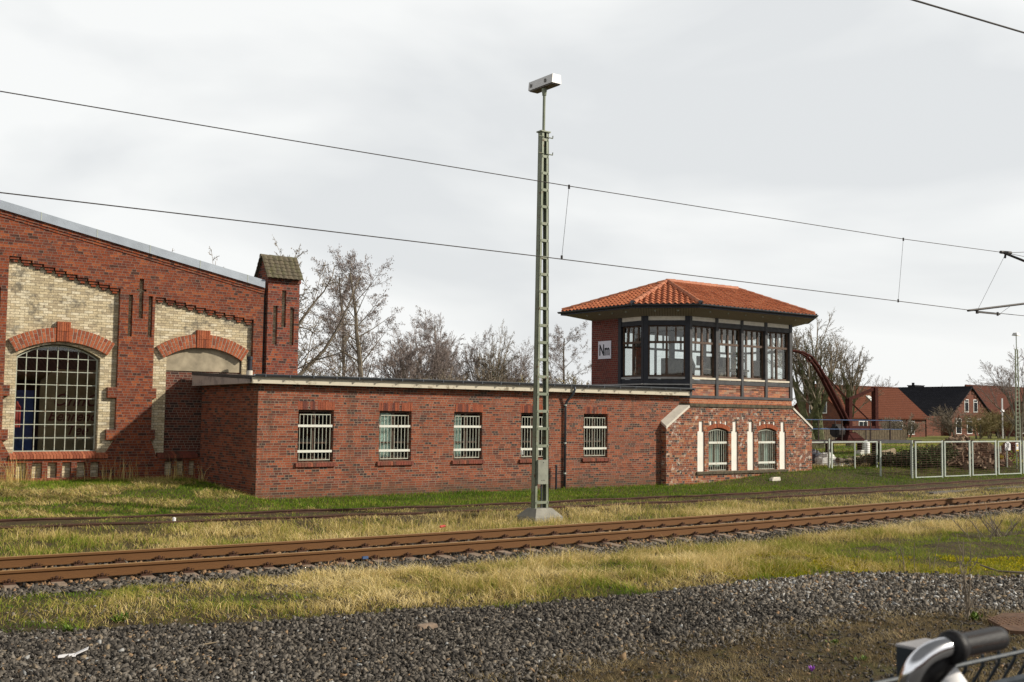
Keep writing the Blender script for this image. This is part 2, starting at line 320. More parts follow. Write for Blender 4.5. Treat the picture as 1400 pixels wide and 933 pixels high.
class MB:
    def __init__(s): s.v=[];s.f=[];s.k=[]
    def add(s,vs,fs,k=0):
        o=len(s.v); s.v+=[tuple(map(float,v)) for v in vs]; s.f+=[tuple(i+o for i in f) for f in fs]; s.k+=[k]*len(fs); return s
    def hexa(s,p,k=0): # 0-3 bottom, 4-7 top
        return s.add(p,[(0,3,2,1),(4,5,6,7),(0,1,5,4),(1,2,6,5),(2,3,7,6),(3,0,4,7)],k)
    def box(s,a0,a1,b0,b1,c0,c1,fr=ID,k=0):
        return s.hexa([fr(a0,b0,c0),fr(a1,b0,c0),fr(a1,b1,c0),fr(a0,b1,c0),fr(a0,b0,c1),fr(a1,b0,c1),fr(a1,b1,c1),fr(a0,b1,c1)],k)
    def col(s,fr,s0,s1,d0,d1,a0,a1,b0,b1,k=0): # prism: bottom z a0->a1, top b0->b1
        return s.hexa([fr(s0,d0,a0),fr(s1,d0,a1),fr(s1,d1,a1),fr(s0,d1,a0),fr(s0,d0,b0),fr(s1,d0,b1),fr(s1,d1,b1),fr(s0,d1,b0)],k)
    def beam(s,p,q,w,h,k=0,up=(0,0,1)):
        p=Vector(p);q=Vector(q);t=(q-p).normalized();u=Vector(up)
        if abs(t.dot(u))>.95: u=Vector((0,1,0))
        a=t.cross(u).normalized()*w/2; b=a.cross(t).normalized()*h/2
        return s.hexa([p-a-b,p+a-b,p+a+b,p-a+b,q-a-b,q+a-b,q+a+b,q-a+b],k)
    def tube(s,pts,r,n=8,k=0,cap=True):
        pts=[Vector(p) for p in pts]; m=len(pts)
        if not hasattr(r,'__len__'): r=[r]*m
        vs=[];ref=None
        for i,p in enumerate(pts):
            t=(pts[min(i+1,m-1)]-pts[max(i-1,0)]).normalized()
            if ref is None: ref=Vector((0,0,1)) if abs(t.z)<.9 else Vector((1,0,0))
            a=t.cross(ref).normalized(); b=t.cross(a).normalized(); ref=b.cross(t)*-1 if False else ref
            for j in range(n): w=2*math.pi*j/n; vs.append(p+(a*math.cos(w)+b*math.sin(w))*r[i])
        fs=[(i*n+j,i*n+(j+1)%n,(i+1)*n+(j+1)%n,(i+1)*n+j) for i in range(m-1) for j in range(n)]
        if cap: fs+=[tuple(range(n))[::-1],tuple(range((m-1)*n,m*n))]
        return s.add(vs,fs,k)
    def build(s,name,mat,parent=None,smooth=False,label=None):
        me=bpy.data.meshes.new(name); off=Vector((0,0,0))
        if parent is not None: off=OFF.get(parent.name,Vector((0,0,0)))
        v=np.array(s.v,dtype=np.float64)-np.array(off)
        me.from_pydata(v.tolist(),[],s.f)
        for mm in (mat if isinstance(mat,(list,tuple)) else [mat]): me.materials.append(M[mm])
        if any(s.k): me.polygons.foreach_set('material_index',s.k)
        if smooth: me.polygons.foreach_set('use_smooth',[True]*len(s.f))
        # uv in metres along each face's own plane
        uvl=me.uv_layers.new(name='UVMap')
        V=np.array(s.v); N=np.empty(len(me.polygons)*3); me.polygons.foreach_get('normal',N); N=N.reshape(-1,3)
        T=np.stack([-N[:,1],N[:,0],0*N[:,0]],1); L=np.linalg.norm(T,axis=1); flat=L<.15; T[flat]=(1,0,0); L[flat]=1; T/=L[:,None]
        T[flat]=(1,0,0); B=np.cross(N,T); B[flat]=(0,1,0)
        ls=np.empty(len(me.polygons),int); lt=np.empty(len(me.polygons),int)
        me.polygons.foreach_get('loop_start',ls); me.polygons.foreach_get('loop_total',lt)
        pid=np.repeat(np.arange(len(lt)),lt); vi=np.empty(len(me.loops),int); me.loops.foreach_get('vertex_index',vi)
        P=V[vi]; uv=np.stack([(P*T[pid]).sum(1),(P*B[pid]).sum(1)],1); uvl.data.foreach_set('uv',uv.ravel())
        me.validate(); o=bpy.data.objects.new(name,me); link(o,parent); OFF[o.name]=off
        if label: o['label']=label
        return o
def top(name,mb,mat,label,cat,group=None,smooth=False,base=None):
    """single-mesh thing, origin at its base"""
    V=np.array(mb.v); b=base if base is not None else ((V[:,0].min()+V[:,0].max())/2,(V[:,1].min()+V[:,1].max())/2,V[:,2].min())
    b=Vector([float(x) for x in b]); mb.v=[(x-b.x,y-b.y,z-b.z) for x,y,z in mb.v]
    o=mb.build(name,mat,None,smooth); o.location=b; return props(o,label,cat,group)
def wall(mb,fr,s0,s1,zb,zt,holes,d0,d1,nseg=10,k=0):
    fz=lambda z:(z if callable(z) else (lambda s,z=z:z))
    zb,zt=fz(zb),fz(zt); bp={round(s0,5),round(s1,5)}; H=[]
    for h in holes:
        a,b,lo,hi=h[:4]; H.append((a,b,fz(lo),fz(hi)))
        bp|={round(max(s0,min(s1,a)),5),round(max(s0,min(s1,b)),5)}
        if callable(lo) or callable(hi): bp|={round(a+(b-a)*i/nseg,5) for i in range(nseg+1) if s0<a+(b-a)*i/nseg<s1}
    if getattr(wall,'extra',None): bp|=set(wall.extra)
    bp=sorted(bp)
    for a,b in zip(bp,bp[1:]):
        m=(a+b)/2; hs=sorted([h for h in H if h[0]-1e-6<=m<=h[1]+1e-6],key=lambda h:h[2](m))
        ca,cb=zb(a),zb(b)
        for h in hs:
            if h[2](m)>(ca+cb)/2+1e-4: mb.col(fr,a,b,d0,d1,ca,cb,h[2](a),h[2](b),k)
            ca,cb=h[3](a),h[3](b)
        if (zt(a)+zt(b))/2>(ca+cb)/2+1e-4: mb.col(fr,a,b,d0,d1,ca,cb,zt(a),zt(b),k)
def arcf(a,b,zs,zc):
    """segmental arch height function"""
    c=(a+b)/2; hw=(b-a)/2; rise=zc-zs; r=(hw*hw+rise*rise)/(2*rise)
    return lambda s: zc-r+math.sqrt(max(0,r*r-(s-c)**2)) if abs(s-c)<=hw+1e-6 else zs
def voussoirs(fr,a,b,zs,zc,th,d0,d1,n,gap=.022,jit=.0,split=False):
    c=(a+b)/2; hw=(b-a)/2; rise=zc-zs; r=(hw*hw+rise*rise)/(2*rise); A=math.asin(hw/r); mb=MB(); bed=MB()
    P=lambda an,rr:(c+rr*math.sin(an),zc-r+rr*math.cos(an))
    for i in range(n):
        a0=-A+2*A*i/n+gap/2/r; a1=-A+2*A*(i+1)/n-gap/2/r; j=random.uniform(-jit,jit)
        segs=[(r,r+th)] if not split else ([(r,r+th*.49),(r+th*.52,r+th)] if i%2 else [(r,r+th*.24),(r+th*.27,r+th*.73),(r+th*.76,r+th)])
        for r0,r1 in segs:
            q=[P(a0,r0),P(a1,r0),P(a1,r1),P(a0,r1)]
            mb.hexa([fr(x,d0,z) for x,z in q]+[fr(x,d1+j,z) for x,z in q])
        q=[P(-A+2*A*i/n,r+.005),P(-A+2*A*(i+1)/n,r+.005),P(-A+2*A*(i+1)/n,r+th-.005),P(-A+2*A*i/n,r+th-.005)]
        bed.hexa([fr(x,d0+.002,z) for x,z in q]+[fr(x,d1-.008,z) for x,z in q])
    return mb,bed
def soldiers(fr,a,b,z0,z1,d0,d1,n,jit=.006):
    mb=MB(); w=(b-a)/n
    for i in range(n):
        j=random.uniform(-jit,jit); mb.box(a+w*i+.005,a+w*(i+1)-.005,d0,d1+j,z0+random.uniform(0,jit),z1,fr)
    return mb
def text_mesh(name,txt,size,loc,xdir,updir,mat,parent,sx=1,ext=.004,bold=0,shear=0):
    cu=bpy.data.curves.new(name,'FONT'); cu.body=txt; cu.size=size; cu.align_x='CENTER'; cu.extrude=ext; cu.offset=bold; cu.shear=shear
    tmp=bpy.data.objects.new('t',cu); COL.objects.link(tmp); dg=bpy.context.evaluated_depsgraph_get(); dg.update()
    me=bpy.data.meshes.new_from_object(tmp.evaluated_get(dg)); bpy.data.objects.remove(tmp); bpy.data.curves.remove(cu)
    me.name=name; me.materials.clear(); me.materials.append(M[mat])
    x=Vector(xdir).normalized(); u=Vector(updir).normalized(); nrm=x.cross(u)
    mt=Matrix(((x.x*sx,u.x,nrm.x,loc[0]),(x.y*sx,u.y,nrm.y,loc[1]),(x.z*sx,u.z,nrm.z,loc[2]),(0,0,0,1)))
    me.transform(Matrix.Translation(-OFF.get(parent.name,Vector((0,0,0))))@mt)
    o=bpy.data.objects.new(name,me); link(o,parent); return o
# ------------------------------------------------------------------ terrain height
def sst(a,b,x): t=np.clip((x-a)/(b-a),0,1); return t*t*(3-2*t)
_lat=np.random.default_rng(3).random((256,256))
def vn(x,y,s=1,seed=0):
    x=np.asarray(x,float)/s+seed*17.3+1000; y=np.asarray(y,float)/s+seed*9.1+1000
    xi=np.floor(x).astype(int);yi=np.floor(y).astype(int);fx=x-xi;fy=y-yi;fx=fx*fx*(3-2*fx);fy=fy*fy*(3-2*fy)
    g=lambda i,j:_lat[i%256,j%256]
    return (g(xi,yi)*(1-fx)+g(xi+1,yi)*fx)*(1-fy)+(g(xi,yi+1)*(1-fx)+g(xi+1,yi+1)*fx)*fy
B1=np.array([(-30,15.3),(2.6,15.2),(6.6,15.05),(10.9,14.62),(16.2,14.6),(22,15.1),(28,15.2),(45,15.7),(80,18),(120,22)])
B2=np.array([(-30,12.9),(2.64,12.68),(3.3,12.43),(4.04,12.25),(5.1,11.8),(6.5,11.6),(7.2,11.6),(7.7,11.33),(8.64,11.16),(9.55,11.1),(10.47,10.95),(11.24,11.05),(12.6,10.98),(13.6,10.9),(14.6,10.8),(16.4,9.2),(20,7.5),(30,5)])
B3=np.array([(-10,5),(2,6.5),(5.56,8.3),(6.8,8.5),(7.7,8.58),(9.3,8.49),(10.7,8.6),(12,8.5),(12.9,8.1),(13.6,7.5),(16,6),(20,4)])
T1R=np.array([(-40,19.0),(-10,18.1),(3.6,17.53),(7.46,17.28),(13.56,17.17),(18.5,17.25),(24.7,17.5),(32.3,17.95),(45,19.2),(60,21.2),(90,27)])  # rear rail of the main track
T2R=np.array([(-40,31),(-10,26.6),(5.03,24.6),(10.3,23.75),(17.3,23.1),(24,22.95),(33,23.1),(43.6,23.9),(60,26),(90,31.5)])
def smooth_poly(P,n=260):
    X=np.linspace(P[0,0],P[-1,0],n); Y=np.interp(X,P[:,0],P[:,1])
    for _ in range(26):
        Y[1:-1]=(Y[:-2]+Y[1:-1]*2+Y[2:])/4
    return X,Y
T1X,T1Y=smooth_poly(T1R); T2X,T2Y=smooth_poly(T2R)
trk1=lambda x:np.interp(x,T1X,T1Y); trk2=lambda x:np.interp(x,T2X,T2Y)
bnd1=lambda x:np.interp(x,B1[:,0],B1[:,1]); bnd2=lambda x:np.interp(x,B2[:,0],B2[:,1]); bnd3=lambda x:np.interp(x,B3[:,0],B3[:,1])
def gz(x,y):
    x=np.asarray(x,float);y=np.asarray(y,float)
    z=.02*(vn(x,y,1.7,1)-.5)+.03*(vn(x,y,5,2)-.5)
    c=trk1(x)-.75; z=z+.035*(1-sst(1.35,1.95,np.abs(y-c)))               # ballast bed
    z=z+.085*(1-sst(1.0,1.7,np.abs(y-(trk2(x)-.75))))
    z=z+.42*sst(25.2,32,y)*(1-sst(11.6,12.6,x))                       # bank in front of the factory
    z=z+.30*sst(27.8,34.5,x)*sst(25.6,28.2,y)*(1-sst(31,36,y))         # mound beside the signal box
    z=z+.13*sst(30,38,x)*sst(23.9,25.3,y)*(1-sst(29,34,y))
    z=z+.07*(vn(x,y,.55,8)-.4)*(sst(.1,.5,y-bnd2(x))*(1-sst(-.5,-.1,y-bnd1(x))))*(x<40)
    z=z+.05*(1-sst(.6,1.7,np.abs(y-(bnd1(x)+bnd2(x))/2)))*(x<40)
    far=sst(36,60,np.hypot(x-15,y-15)); return z*(1-far)+far*(.08+.25*(vn(x,y,30,5)-.5)*sst(150,400,np.hypot(x,y)))
def g1(x,y): return float(gz(x,y))
# ground as one sheet
def ground():
    gx=np.unique(np.concatenate([np.linspace(-900,-60,12),np.linspace(-60,-4,20),np.arange(-4,50,.22),np.linspace(50,140,60),np.linspace(140,1300,24)]))
    gy=np.unique(np.concatenate([np.linspace(-500,-10,10),np.linspace(-10,4,12),np.arange(4,34,.2),np.linspace(34,110,60),np.linspace(110,1400,24)]))
    X,Y=np.meshgrid(gx,gy); Z=gz(X,Y); nx,ny=len(gx),len(gy)
    me=bpy.data.meshes.new('ground'); V=np.stack([X,Y,Z],-1).reshape(-1,3)
    i=np.arange(nx-1)[None,:]+np.arange(ny-1)[:,None]*nx; F=np.stack([i,i+1,i+nx+1,i+nx],-1).reshape(-1,4)
    me.from_pydata(V.tolist(),[],F.tolist()); me.materials.append(M['ground']); me.polygons.foreach_set('use_smooth',[True]*len(F))
    c=trk1(X)-.7525; st=sst(0,.25,bnd2(X)-Y)*sst(-.35,.1,Y-bnd3(X))+sst(-.25,.0,Y-bnd1(X))*sst(-.7,-.4,trk1(X)+.0-Y+.0)*(Y<trk1(X)+.6)
    at=me.attributes.new('stony','FLOAT','POINT'); at.data.foreach_set('value',np.clip(st,0,1).ravel().astype(np.float32))
    o=link(bpy.data.objects.new('ground',me)); props(o,'brown and green earth of the rail yard and the field beyond','ground',kind='structure')
ground()
# ================================================================== FACTORY HALL
fac=thing('factory_hall',(6,32.825,0),'large red brick factory hall with cream brick arched bays and sloping zinc-edged gable','building')
F=Fr((0,32.825),(1,32.825))
roofz=lambda s: 9.28-.2014*abs(s)
FRONT=[]
n1=[(6.64+.308*i,6.64+.308*(i+1),1.05,6.70-.0755*i) for i in range(10)]
n2=[(10.76+.314*i,10.76+.314*(i+1),1.05,5.84-.055*i) for i in range(10)]
slits=[(9.97,10.09,4.62,5.86),(10.27,10.40,5.17,6.36),(10.19,10.27,5.98,6.05),(10.40,10.48,5.98,6.05),(10.56,10.68,4.62,5.86),(6.34,6.46,4.22,5.8),(6.0,6.12,4.8,6.4)]
pans=[(7.05,7.31),(7.46,7.73),(7.88,8.13),(8.27,8.52),(8.67,8.91),(9.05,9.30),(11.20,11.44),(11.57,11.80),(11.94,12.14)]
pz=[(a,b,.50,.94) for a,b in pans]
n0=[(2.6+.308*i,2.6+.308*(i+1),1.05,7.5-.0755*i) for i in range(10)]
mb=MB(); wall(mb,F,-9,14.22,0,roofz,n0+n1+n2+slits+pz,-.14,0)
# quoin blocks, flared pilaster feet, step corbels
for (a,b) in((6.64,6.80),(9.46,9.72),(10.76,10.88)):
    for z0,z1 in((2.80,3.10),(1.57,1.87)): mb.box(a,b,-.139,-.003,z0,z1,F)
mb.col(F,9.40,9.72,-.139,-.004,1.05,1.05,1.06,1.57); mb.col(F,6.64,6.92,-.139,-.004,1.05,1.05,1.57,1.06); mb.col(F,10.76,10.95,-.139,-.004,1.05,1.05,1.57,1.06)
for st in(n1,n2,n0):
    for (a,b,_,zt) in st:
        mb.box(a+.03,a+.28,-.139,-.045,zt-.075,zt-.002,F); mb.box(a+.10,a+.24,-.139,-.075,zt-.15,zt-.077,F)
# verge string course under the coping
for dz,pr in((.0,.075),(.075,.05),(.15,.025)):
    mb.col(F,-9,0,.001,pr,roofz(-9)-dz-.07,roofz(0)-dz-.07,roofz(-9)-dz,roofz(0)-dz); mb.col(F,0,14.22,.001,pr,roofz(0)-dz-.07,roofz(14.22)-dz-.07,roofz(0)-dz,roofz(14.22)-dz)
mb.box(-9,12.2,.001,.06,0,.42,F)
mb.build('wall','brick_factory',fac)
mb=MB()
for i in range(150):
    s=-4+i*.108
    if s<12.18: mb.hexa([F(s,.0,.40),F(s+.098,.0,.40),F(s+.098,.09,.40),F(s,.09,.40),F(s,.0,.50),F(s+.098,.0,.50),F(s+.098,.085,.43),F(s,.085,.43)])
mb.build('plinth_ledge','sill_brick',fac)
mb=MB(); hole=arcf(6.97,9.25,3.94,4.30); wall(mb,F,-9,11.2,.3,lambda s:roofz(s)-.3,[(6.97,9.25,1.15,hole),(3.0,5.2,1.15,4.6)],-.42,-.142,14)
wall(mb,F,11.2,13.6,.3,lambda s:roofz(s)-.3,[(11.2,13.6,.96,arcf(11.07,13.56,4.02,4.40))],-.42,-.142,14); wall(mb,F,13.6,14.22,.3,lambda s:roofz(s)-.3,[],-.42,-.142)
mb.build('cream_niche_wall','brick_cream',fac)
mb=MB(); mb.box(11.2,13.6,-.4,-.24,.96,3.66,F); mb.build('bricked_up_opening','brick_dark',fac,label='dark brick infill closing the right hand arch')
mb=MB(); wall(mb,F,11.12,13.56,3.66,arcf(11.07,13.56,4.02,4.40),[],-.4,-.22,1)
wall.extra=[11.12+.244*i for i in range(1,10)]; mb=MB(); wall(mb,F,11.12,13.56,3.66,arcf(11.07,13.56,4.02,4.40),[],-.4,-.2); wall.extra=None
mb.build('plaster_tympanum','plaster',fac)
for (a,b,zs,zc,ka,kb,kz0,kz1) in((6.92,9.43,4.03,4.37,7.99,8.36,4.38,4.94),(11.07,13.56,4.02,4.40,12.08,12.50,4.38,4.92)):
    v,bd=voussoirs(F,a,b,zs,zc,.40,-.139,-.03,27,split=True); o=v.build('arch','voussoir',fac)
    w=(kb-ka)/6
    kb_=MB()
    for i in range(6): kb_.box(ka+w*i+.005,ka+w*(i+1)-.005,-.139,.0,kz0,kz1-.28+.0,F); kb_.box(ka+w*i+.005,ka+w*(i+1)-.005,-.139,.002,kz1-.27,kz1,F)
    kb_.build('keystone','voussoir',o); bd.build('arch_bedding','mortar',o)
for a,b,zt in((6.86,9.52,1.24),(10.98,12.2,1.22)):
    mb=MB(); nn=int((b-a)/.088); w=(b-a)/nn
    for i in range(nn):
        s=a+w*i
        mb.hexa([F(s,-.26,zt-.2),F(s+w-.012,-.26,zt-.2),F(s+w-.012,.075,zt-.2),F(s,.075,zt-.2),F(s,-.26,zt),F(s+w-.012,-.26,zt),F(s+w-.012,.07,zt-.1),F(s,.07,zt-.1)])
    mb.build('window_sill','sill_orange' if a<8 else 'sill_brick',fac)
# the big steel window
mb=MB(); hw=arcf(6.985,9.235,3.90,4.27)
S0,S1=6.985,9.235; cols=[S0+(S1-S0)*i/8 for i in range(9)]; rows=[1.245+.378*i for i in range(8)]
for i,s in enumerate(cols):
    w=.022 if i in(0,8) else .011; s_=min(max(s,S0+w),S1-w); mb.box(s_-w,s_+w,-.34,-.30,1.245,hw(s)-.005,F)
for i,z in enumerate(rows):
    w=.02 if i==0 else .011; mb.box(S0,S1,-.338,-.298,z-w,z+w,F)
pp=[(S0+(S1-S0)*i/16) for i in range(17)]
for a,b in zip(pp,pp[1:]): mb.col(F,a,b,-.342,-.297,hw(a)-.04,hw(b)-.04,hw(a),hw(b))
wf=mb.build('window','grille',fac)
mb=MB()
for a,b in zip(pp,pp[1:]): mb.col(F,a,b,-.325,-.318,1.22,1.22,hw(a),hw(b))
mb.build('pane','glass',wf)
mb=MB(); mb.box(3.0,5.2,-.34,-.3,1.2,4.6,F); mb.build('window','win_dark',fac)
# coping, roof, body
mb=MB()
for a,b in((-9,0),(0,14.2)):
    mb.col(F,a,b,-.3,.10,roofz(a)+.002,roofz(b)+.002,roofz(a)+.20,roofz(b)+.20)
    mb.col(F,a,b,.10,.115,roofz(a)-.035,roofz(b)-.035,roofz(a)+.21,roofz(b)+.21)
mb.build('zinc_coping','zinc',fac)
for i in range(9): 
    s=1.2+i*1.55; mb=MB(); mb.col(F,s,s+.02,.115,.122,roofz(s)-.03,roofz(s+.02)-.03,roofz(s)+.21,roofz(s+.02)+.21); mb.build('coping_seam','galv',fac)
mb=MB()
for a,b in((-9,0),(0,15.3)): mb.col(F,a,b,-15,-.3,roofz(a)-.05,roofz(b)-.05,roofz(a)+.06,roofz(b)+.06)
mb.build('roof','felt',fac)
mb=MB(); 
for a,b in((-9,0),(0,15.3)): mb.col(F,a,b,-15,-14.7,0,0,roofz(a)-.1,roofz(b)-.1)
mb.box(-9,-8.7,-14.7,-.42,0,7.3,F); mb.box(14.9,15.3,-14.7,-1.0,0,6.2,F); mb.build('rear_wall','brick_sooty',fac)
# interior hall seen through the big window
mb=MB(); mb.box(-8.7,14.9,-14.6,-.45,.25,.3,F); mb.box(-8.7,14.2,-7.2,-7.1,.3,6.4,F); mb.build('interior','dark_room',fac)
# end stack with saddle cap
st=MB(); SF=Fr((0,32.76),(1,32.76))
ssl=[(14.52,14.67,4.60,5.84),(14.81,14.96,5.17,6.36),(15.11,15.25,4.60,5.80)]
wall(st,SF,14.33,15.42,0,6.74,ssl,-.12,0); st.box(14.33,15.42,-1.0,-.2,0,6.74,SF)
st.hexa([(14.33,32.76,6.74),(15.42,32.76,6.74),(15.42,33.72,6.74),(14.33,33.72,6.74),(14.33,33.18,7.38),(15.42,33.18,7.38),(15.42,33.24,7.38),(14.33,33.24,7.38)])
st.box(14.30,15.45,-.1,.03,6.60,6.735,SF)
so=st.build('corner_stack','brick_sooty',fac,label='tall brick corner stack with three slits and mossy tiled saddle cap')
b_=MB(); b_.box(14.36,15.40,-.198,-.122,.5,6.6,SF); b_.build('slit_backing','brick_cream',so)
b_=MB(); b_.box(14.225,14.325,-.3,-.12,0,6.5,F); b_.build('recessed_joint','dark_room',so)
ev=np.array([32.58,6.70]); rd=np.array([33.10,7.47]); L=np.hypot(*(rd-ev)); dr=(rd-ev)/L
for side in(0,1):
    tl=MB()
    for r in range(6):
        for c in range(7):
            a0=r*.15; 
            if a0+.17>L+.02: a1=L
            else: a1=a0+.17
            xx=14.22+c*.178+(random.uniform(-.004,.004)); th=.03
            for q in range(3):
                x0=xx+.058*q; x1=x0+.058; h0=[0,.022,.022,0][q]; h1=[0,.022,.022,0][q+1]
                def P(x,a,h):
                    y=ev[0]+dr[0]*a; z=ev[1]+dr[1]*a; y-=dr[1]*h; z+=dr[0]*h
                    if side: y=2*33.16-y
                    return (x,y,z)
                tl.hexa([P(x0,a0,h0),P(x1,a0,h1),P(x1,a1,h1-.02),P(x0,a1,h0-.02),P(x0,a0,h0+th),P(x1,a0,h1+th),P(x1,a1,h1+.01),P(x0,a1,h0+.01)])
    tl.build('cap_tiles','moss_tile',so)
rt=MB()
for c in range(4): rt.tube([(14.2+c*.315,33.16,7.46),(14.2+c*.315+.33,33.16,7.46)],[.075,.062],8)
rt.build('ridge_tile','moss_tile',so)
# things inside the hall
def board(x0,x1,z0,z1,y,mat,name,label,cat,th=.05):
    mb=MB(); mb.box(x0,x1,y,y+th,z0,z1); return mb
mb=MB(); y=34.8
pts=[(8.05,.9),(8.05,3.3),(8.55,3.65),(9.7,3.65),(10.1,3.3),(10.1,1.2),(9.7,.6),(8.5,.6)]
mb.add([(x,y,z) for x,z in pts]+[(x,y+.05,z) for x,z in pts],[tuple(range(8)),tuple(range(15,7,-1))]+[(i,i+8,(i+1)%8+8,(i+1)%8) for i in range(8)])
tb=thing('wall_poster',(9.1,y,.6),'tan advertising board with dark red script lettering behind the big window','poster')
mb.build('board','cream_board',tb)
for txt,s,z,dx in(('OnnO',.52,2.55,0),('Behrends',.42,2.1,0),('Tee',.42,1.68,.05),('Thee und Tee 1887',.17,1.12,0)):
    text_mesh('lettering',txt,s,(9.08+dx,y-.01,z),(1,0,0),(0,0,1),'maroon' if s>.2 else 'ink',tb,ext=.003,bold=.006,shear=.35)
mb=MB(); mb.box(7.15,7.95,35.1,35.2,.3,3.0); top('blue_banner',mb,'blue_board','blue banner hanging left of the tan board behind the big window','banner')
mb=MB(); mb.box(6.6,11.5,37.0,37.1,3.35,3.65); mb.box(6.6,11.5,36.98,37.0,3.44,3.5); top('yellow_fascia_board',mb,'yellow_board','yellow strip board high up inside the factory hall','board')
mb=MB(); mb.tube([(7.35,34.5,1.9),(7.35,34.5,2.5)],.12,12); mb.tube([(7.35,34.5,2.5),(7.35,34.5,2.58),(7.35,34.5,2.66)],[.12,.06,.03],12); top('fire_extinguisher',mb,'red_board','red fire extinguisher cylinder seen through the big window','extinguisher')

# ================================================================== ANNEX
ann=thing('annex_building',(20,28.557,0),'long low flat-roofed red brick annex with five barred windows','building')
Y0=28.557; X0=12.28; A=Fr((0,Y0),(1,Y0))
wins=[(13.50,14.61),(16.11,17.215),(18.745,19.81),(21.34,22.43),(23.985,25.06)]
roofA=lambda y: 3.40+(y-28.35)*.056
mb=MB(); wall(mb,A,X0,27.6,-.3,3.24,[(a,b,1.03,2.51) for a,b in wins],-.30,0); wall(mb,A,27.6,28.52,lambda s:2.03+(s-27.6)*.66+.06 if s<28.52 else 2.7,3.24,[],-.30,0)
mb.build('front_wall','brick_hut',ann)
SW=Fr((X0,32.82),(X0,Y0)); mb=MB(); wall(mb,SW,0,SW.L-.301,-.3,lambda s:3.24,[],-.25,0); 
mb.box(X0+.25,28.5,32.9,33.2,-.3,3.6); mb.build('side_wall','brick_hutside',ann)
mb=MB(); y0,y1=28.38,32.815
def slab(mb,x0,x1,ya,yb,za,zb,th): mb.hexa([(x0,ya,za-th),(x1,ya,za-th),(x1,yb,zb-th),(x0,yb,zb-th),(x0,ya,za),(x1,ya,za),(x1,yb,zb),(x0,yb,zb)])
slab(mb,12.02,27.58,y0,y1,3.405,3.60,.08); slab(mb,15.45,27.58,32.82,33.4,3.60,3.62,.08); slab(mb,27.58,28.7,y0,28.30+.6,3.405,3.42,.08); mb.build('roof','felt',ann)
mb=MB(); mb.box(12.0,28.82,28.30,28.38,3.215,3.385); mb.box(12.0,28.7,28.38,28.555,3.215,3.245); mb.build('fascia_board','fascia',ann)
mb=MB(); mb.hexa([(11.96,28.42,3.215),(12.0,28.42,3.215),(12.0,32.815,3.2),(11.96,32.815,3.2),(11.96,28.42,3.33),(12.0,28.42,3.33),(12.0,32.815,3.53),(11.96,32.815,3.53)])
mb.hexa([(12.0,28.42,3.215),(12.28,28.42,3.215),(12.28,32.8,3.2),(12.0,32.8,3.2),(12.0,28.42,3.24),(12.28,28.42,3.24),(12.28,32.8,3.23),(12.0,32.8,3.23)])
mb.build('side_fascia','fascia_side',ann)
mb=MB(); mb.hexa([(11.94,28.36,3.335),(12.1,28.36,3.335),(12.1,32.815,3.535),(11.94,32.815,3.535),(11.94,28.36,3.42),(12.1,28.36,3.42),(12.1,32.815,3.62),(11.94,32.815,3.62)]); mb.build('roof_edge_trim','timber_grey',ann)
def gutter(mb,p,q,r,n=8,seg=1):
    p=Vector(p);q=Vector(q);t=(q-p).normalized();a=t.cross(Vector((0,0,1))).normalized()
    vs=[];
    for e in(p,q):
        for rr in(r,r*.86):
            for i in range(n+1): w=math.pi*i/n; vs.append(e+a*math.cos(w)*rr-Vector((0,0,1))*math.sin(w)*rr)
    m_=n+1; fs=[]
    for i in range(n): fs+=[(i,i+1,2*m_+i+1,2*m_+i),(m_+i+1,m_+i,3*m_+i,3*m_+i+1)]
    fs+=[(0,2*m_,3*m_,m_),(n,m_+n,3*m_+n,2*m_+n)]
    fs+=[(i,m_+i,m_+i+1,i+1) for i in range(n)]+[(2*m_+i,2*m_+i+1,3*m_+i+1,3*m_+i) for i in range(n)]
    mb.add(vs,fs); mb.tube([p+a*r,q+a*r],.009,6); mb.tube([p-a*r,q-a*r],.006,6)
mb=MB(); gutter(mb,(12.02,28.225,3.46),(28.92,28.225,3.475),.065); gt=mb.build('gutter','gutter',ann)
for i in range(24): mb=MB(); x=12.3+i*.72; mb.box(x,x+.03,28.155,28.295,3.385,3.392); mb.box(x,x+.03,28.15,28.16,3.385,3.46); mb.build('gutter_bracket','gutter',gt)
dx=23.13; mb=MB(); mb.tube([(dx+.18,28.225,3.40),(dx+.18,28.225,3.30),(dx+.15,28.28,3.16),(dx+.03,28.44,2.92),(dx,28.49,2.80),(dx,28.495,0)],.042,10); dp=mb.build('downpipe','gutter',ann,smooth=True)
for z in(2.76,1.5,.5): mb=MB(); mb.tube([(dx,28.495,z),(dx,28.495,z+.05)],.051,10); mb.build('pipe_clamp','galv',dp)
def grille_bars(mb,mw,a,b,z0,z1,nb,yo,archf=None):
    for i in range(nb):
        s=a+(b-a)*i/(nb-1); mb.box(s-.011,s+.011,yo-.01,yo+.012,z0,(archf(s) if archf else z1),A_)
    for s in():pass
    mw.box(a-.04,b+.04,yo+.013,yo+.03,z0+.26,z0+.34,A_); mw.box(a-.04,b+.04,yo+.013,yo+.03,z1-.44,z1-.36,A_)
A_=A
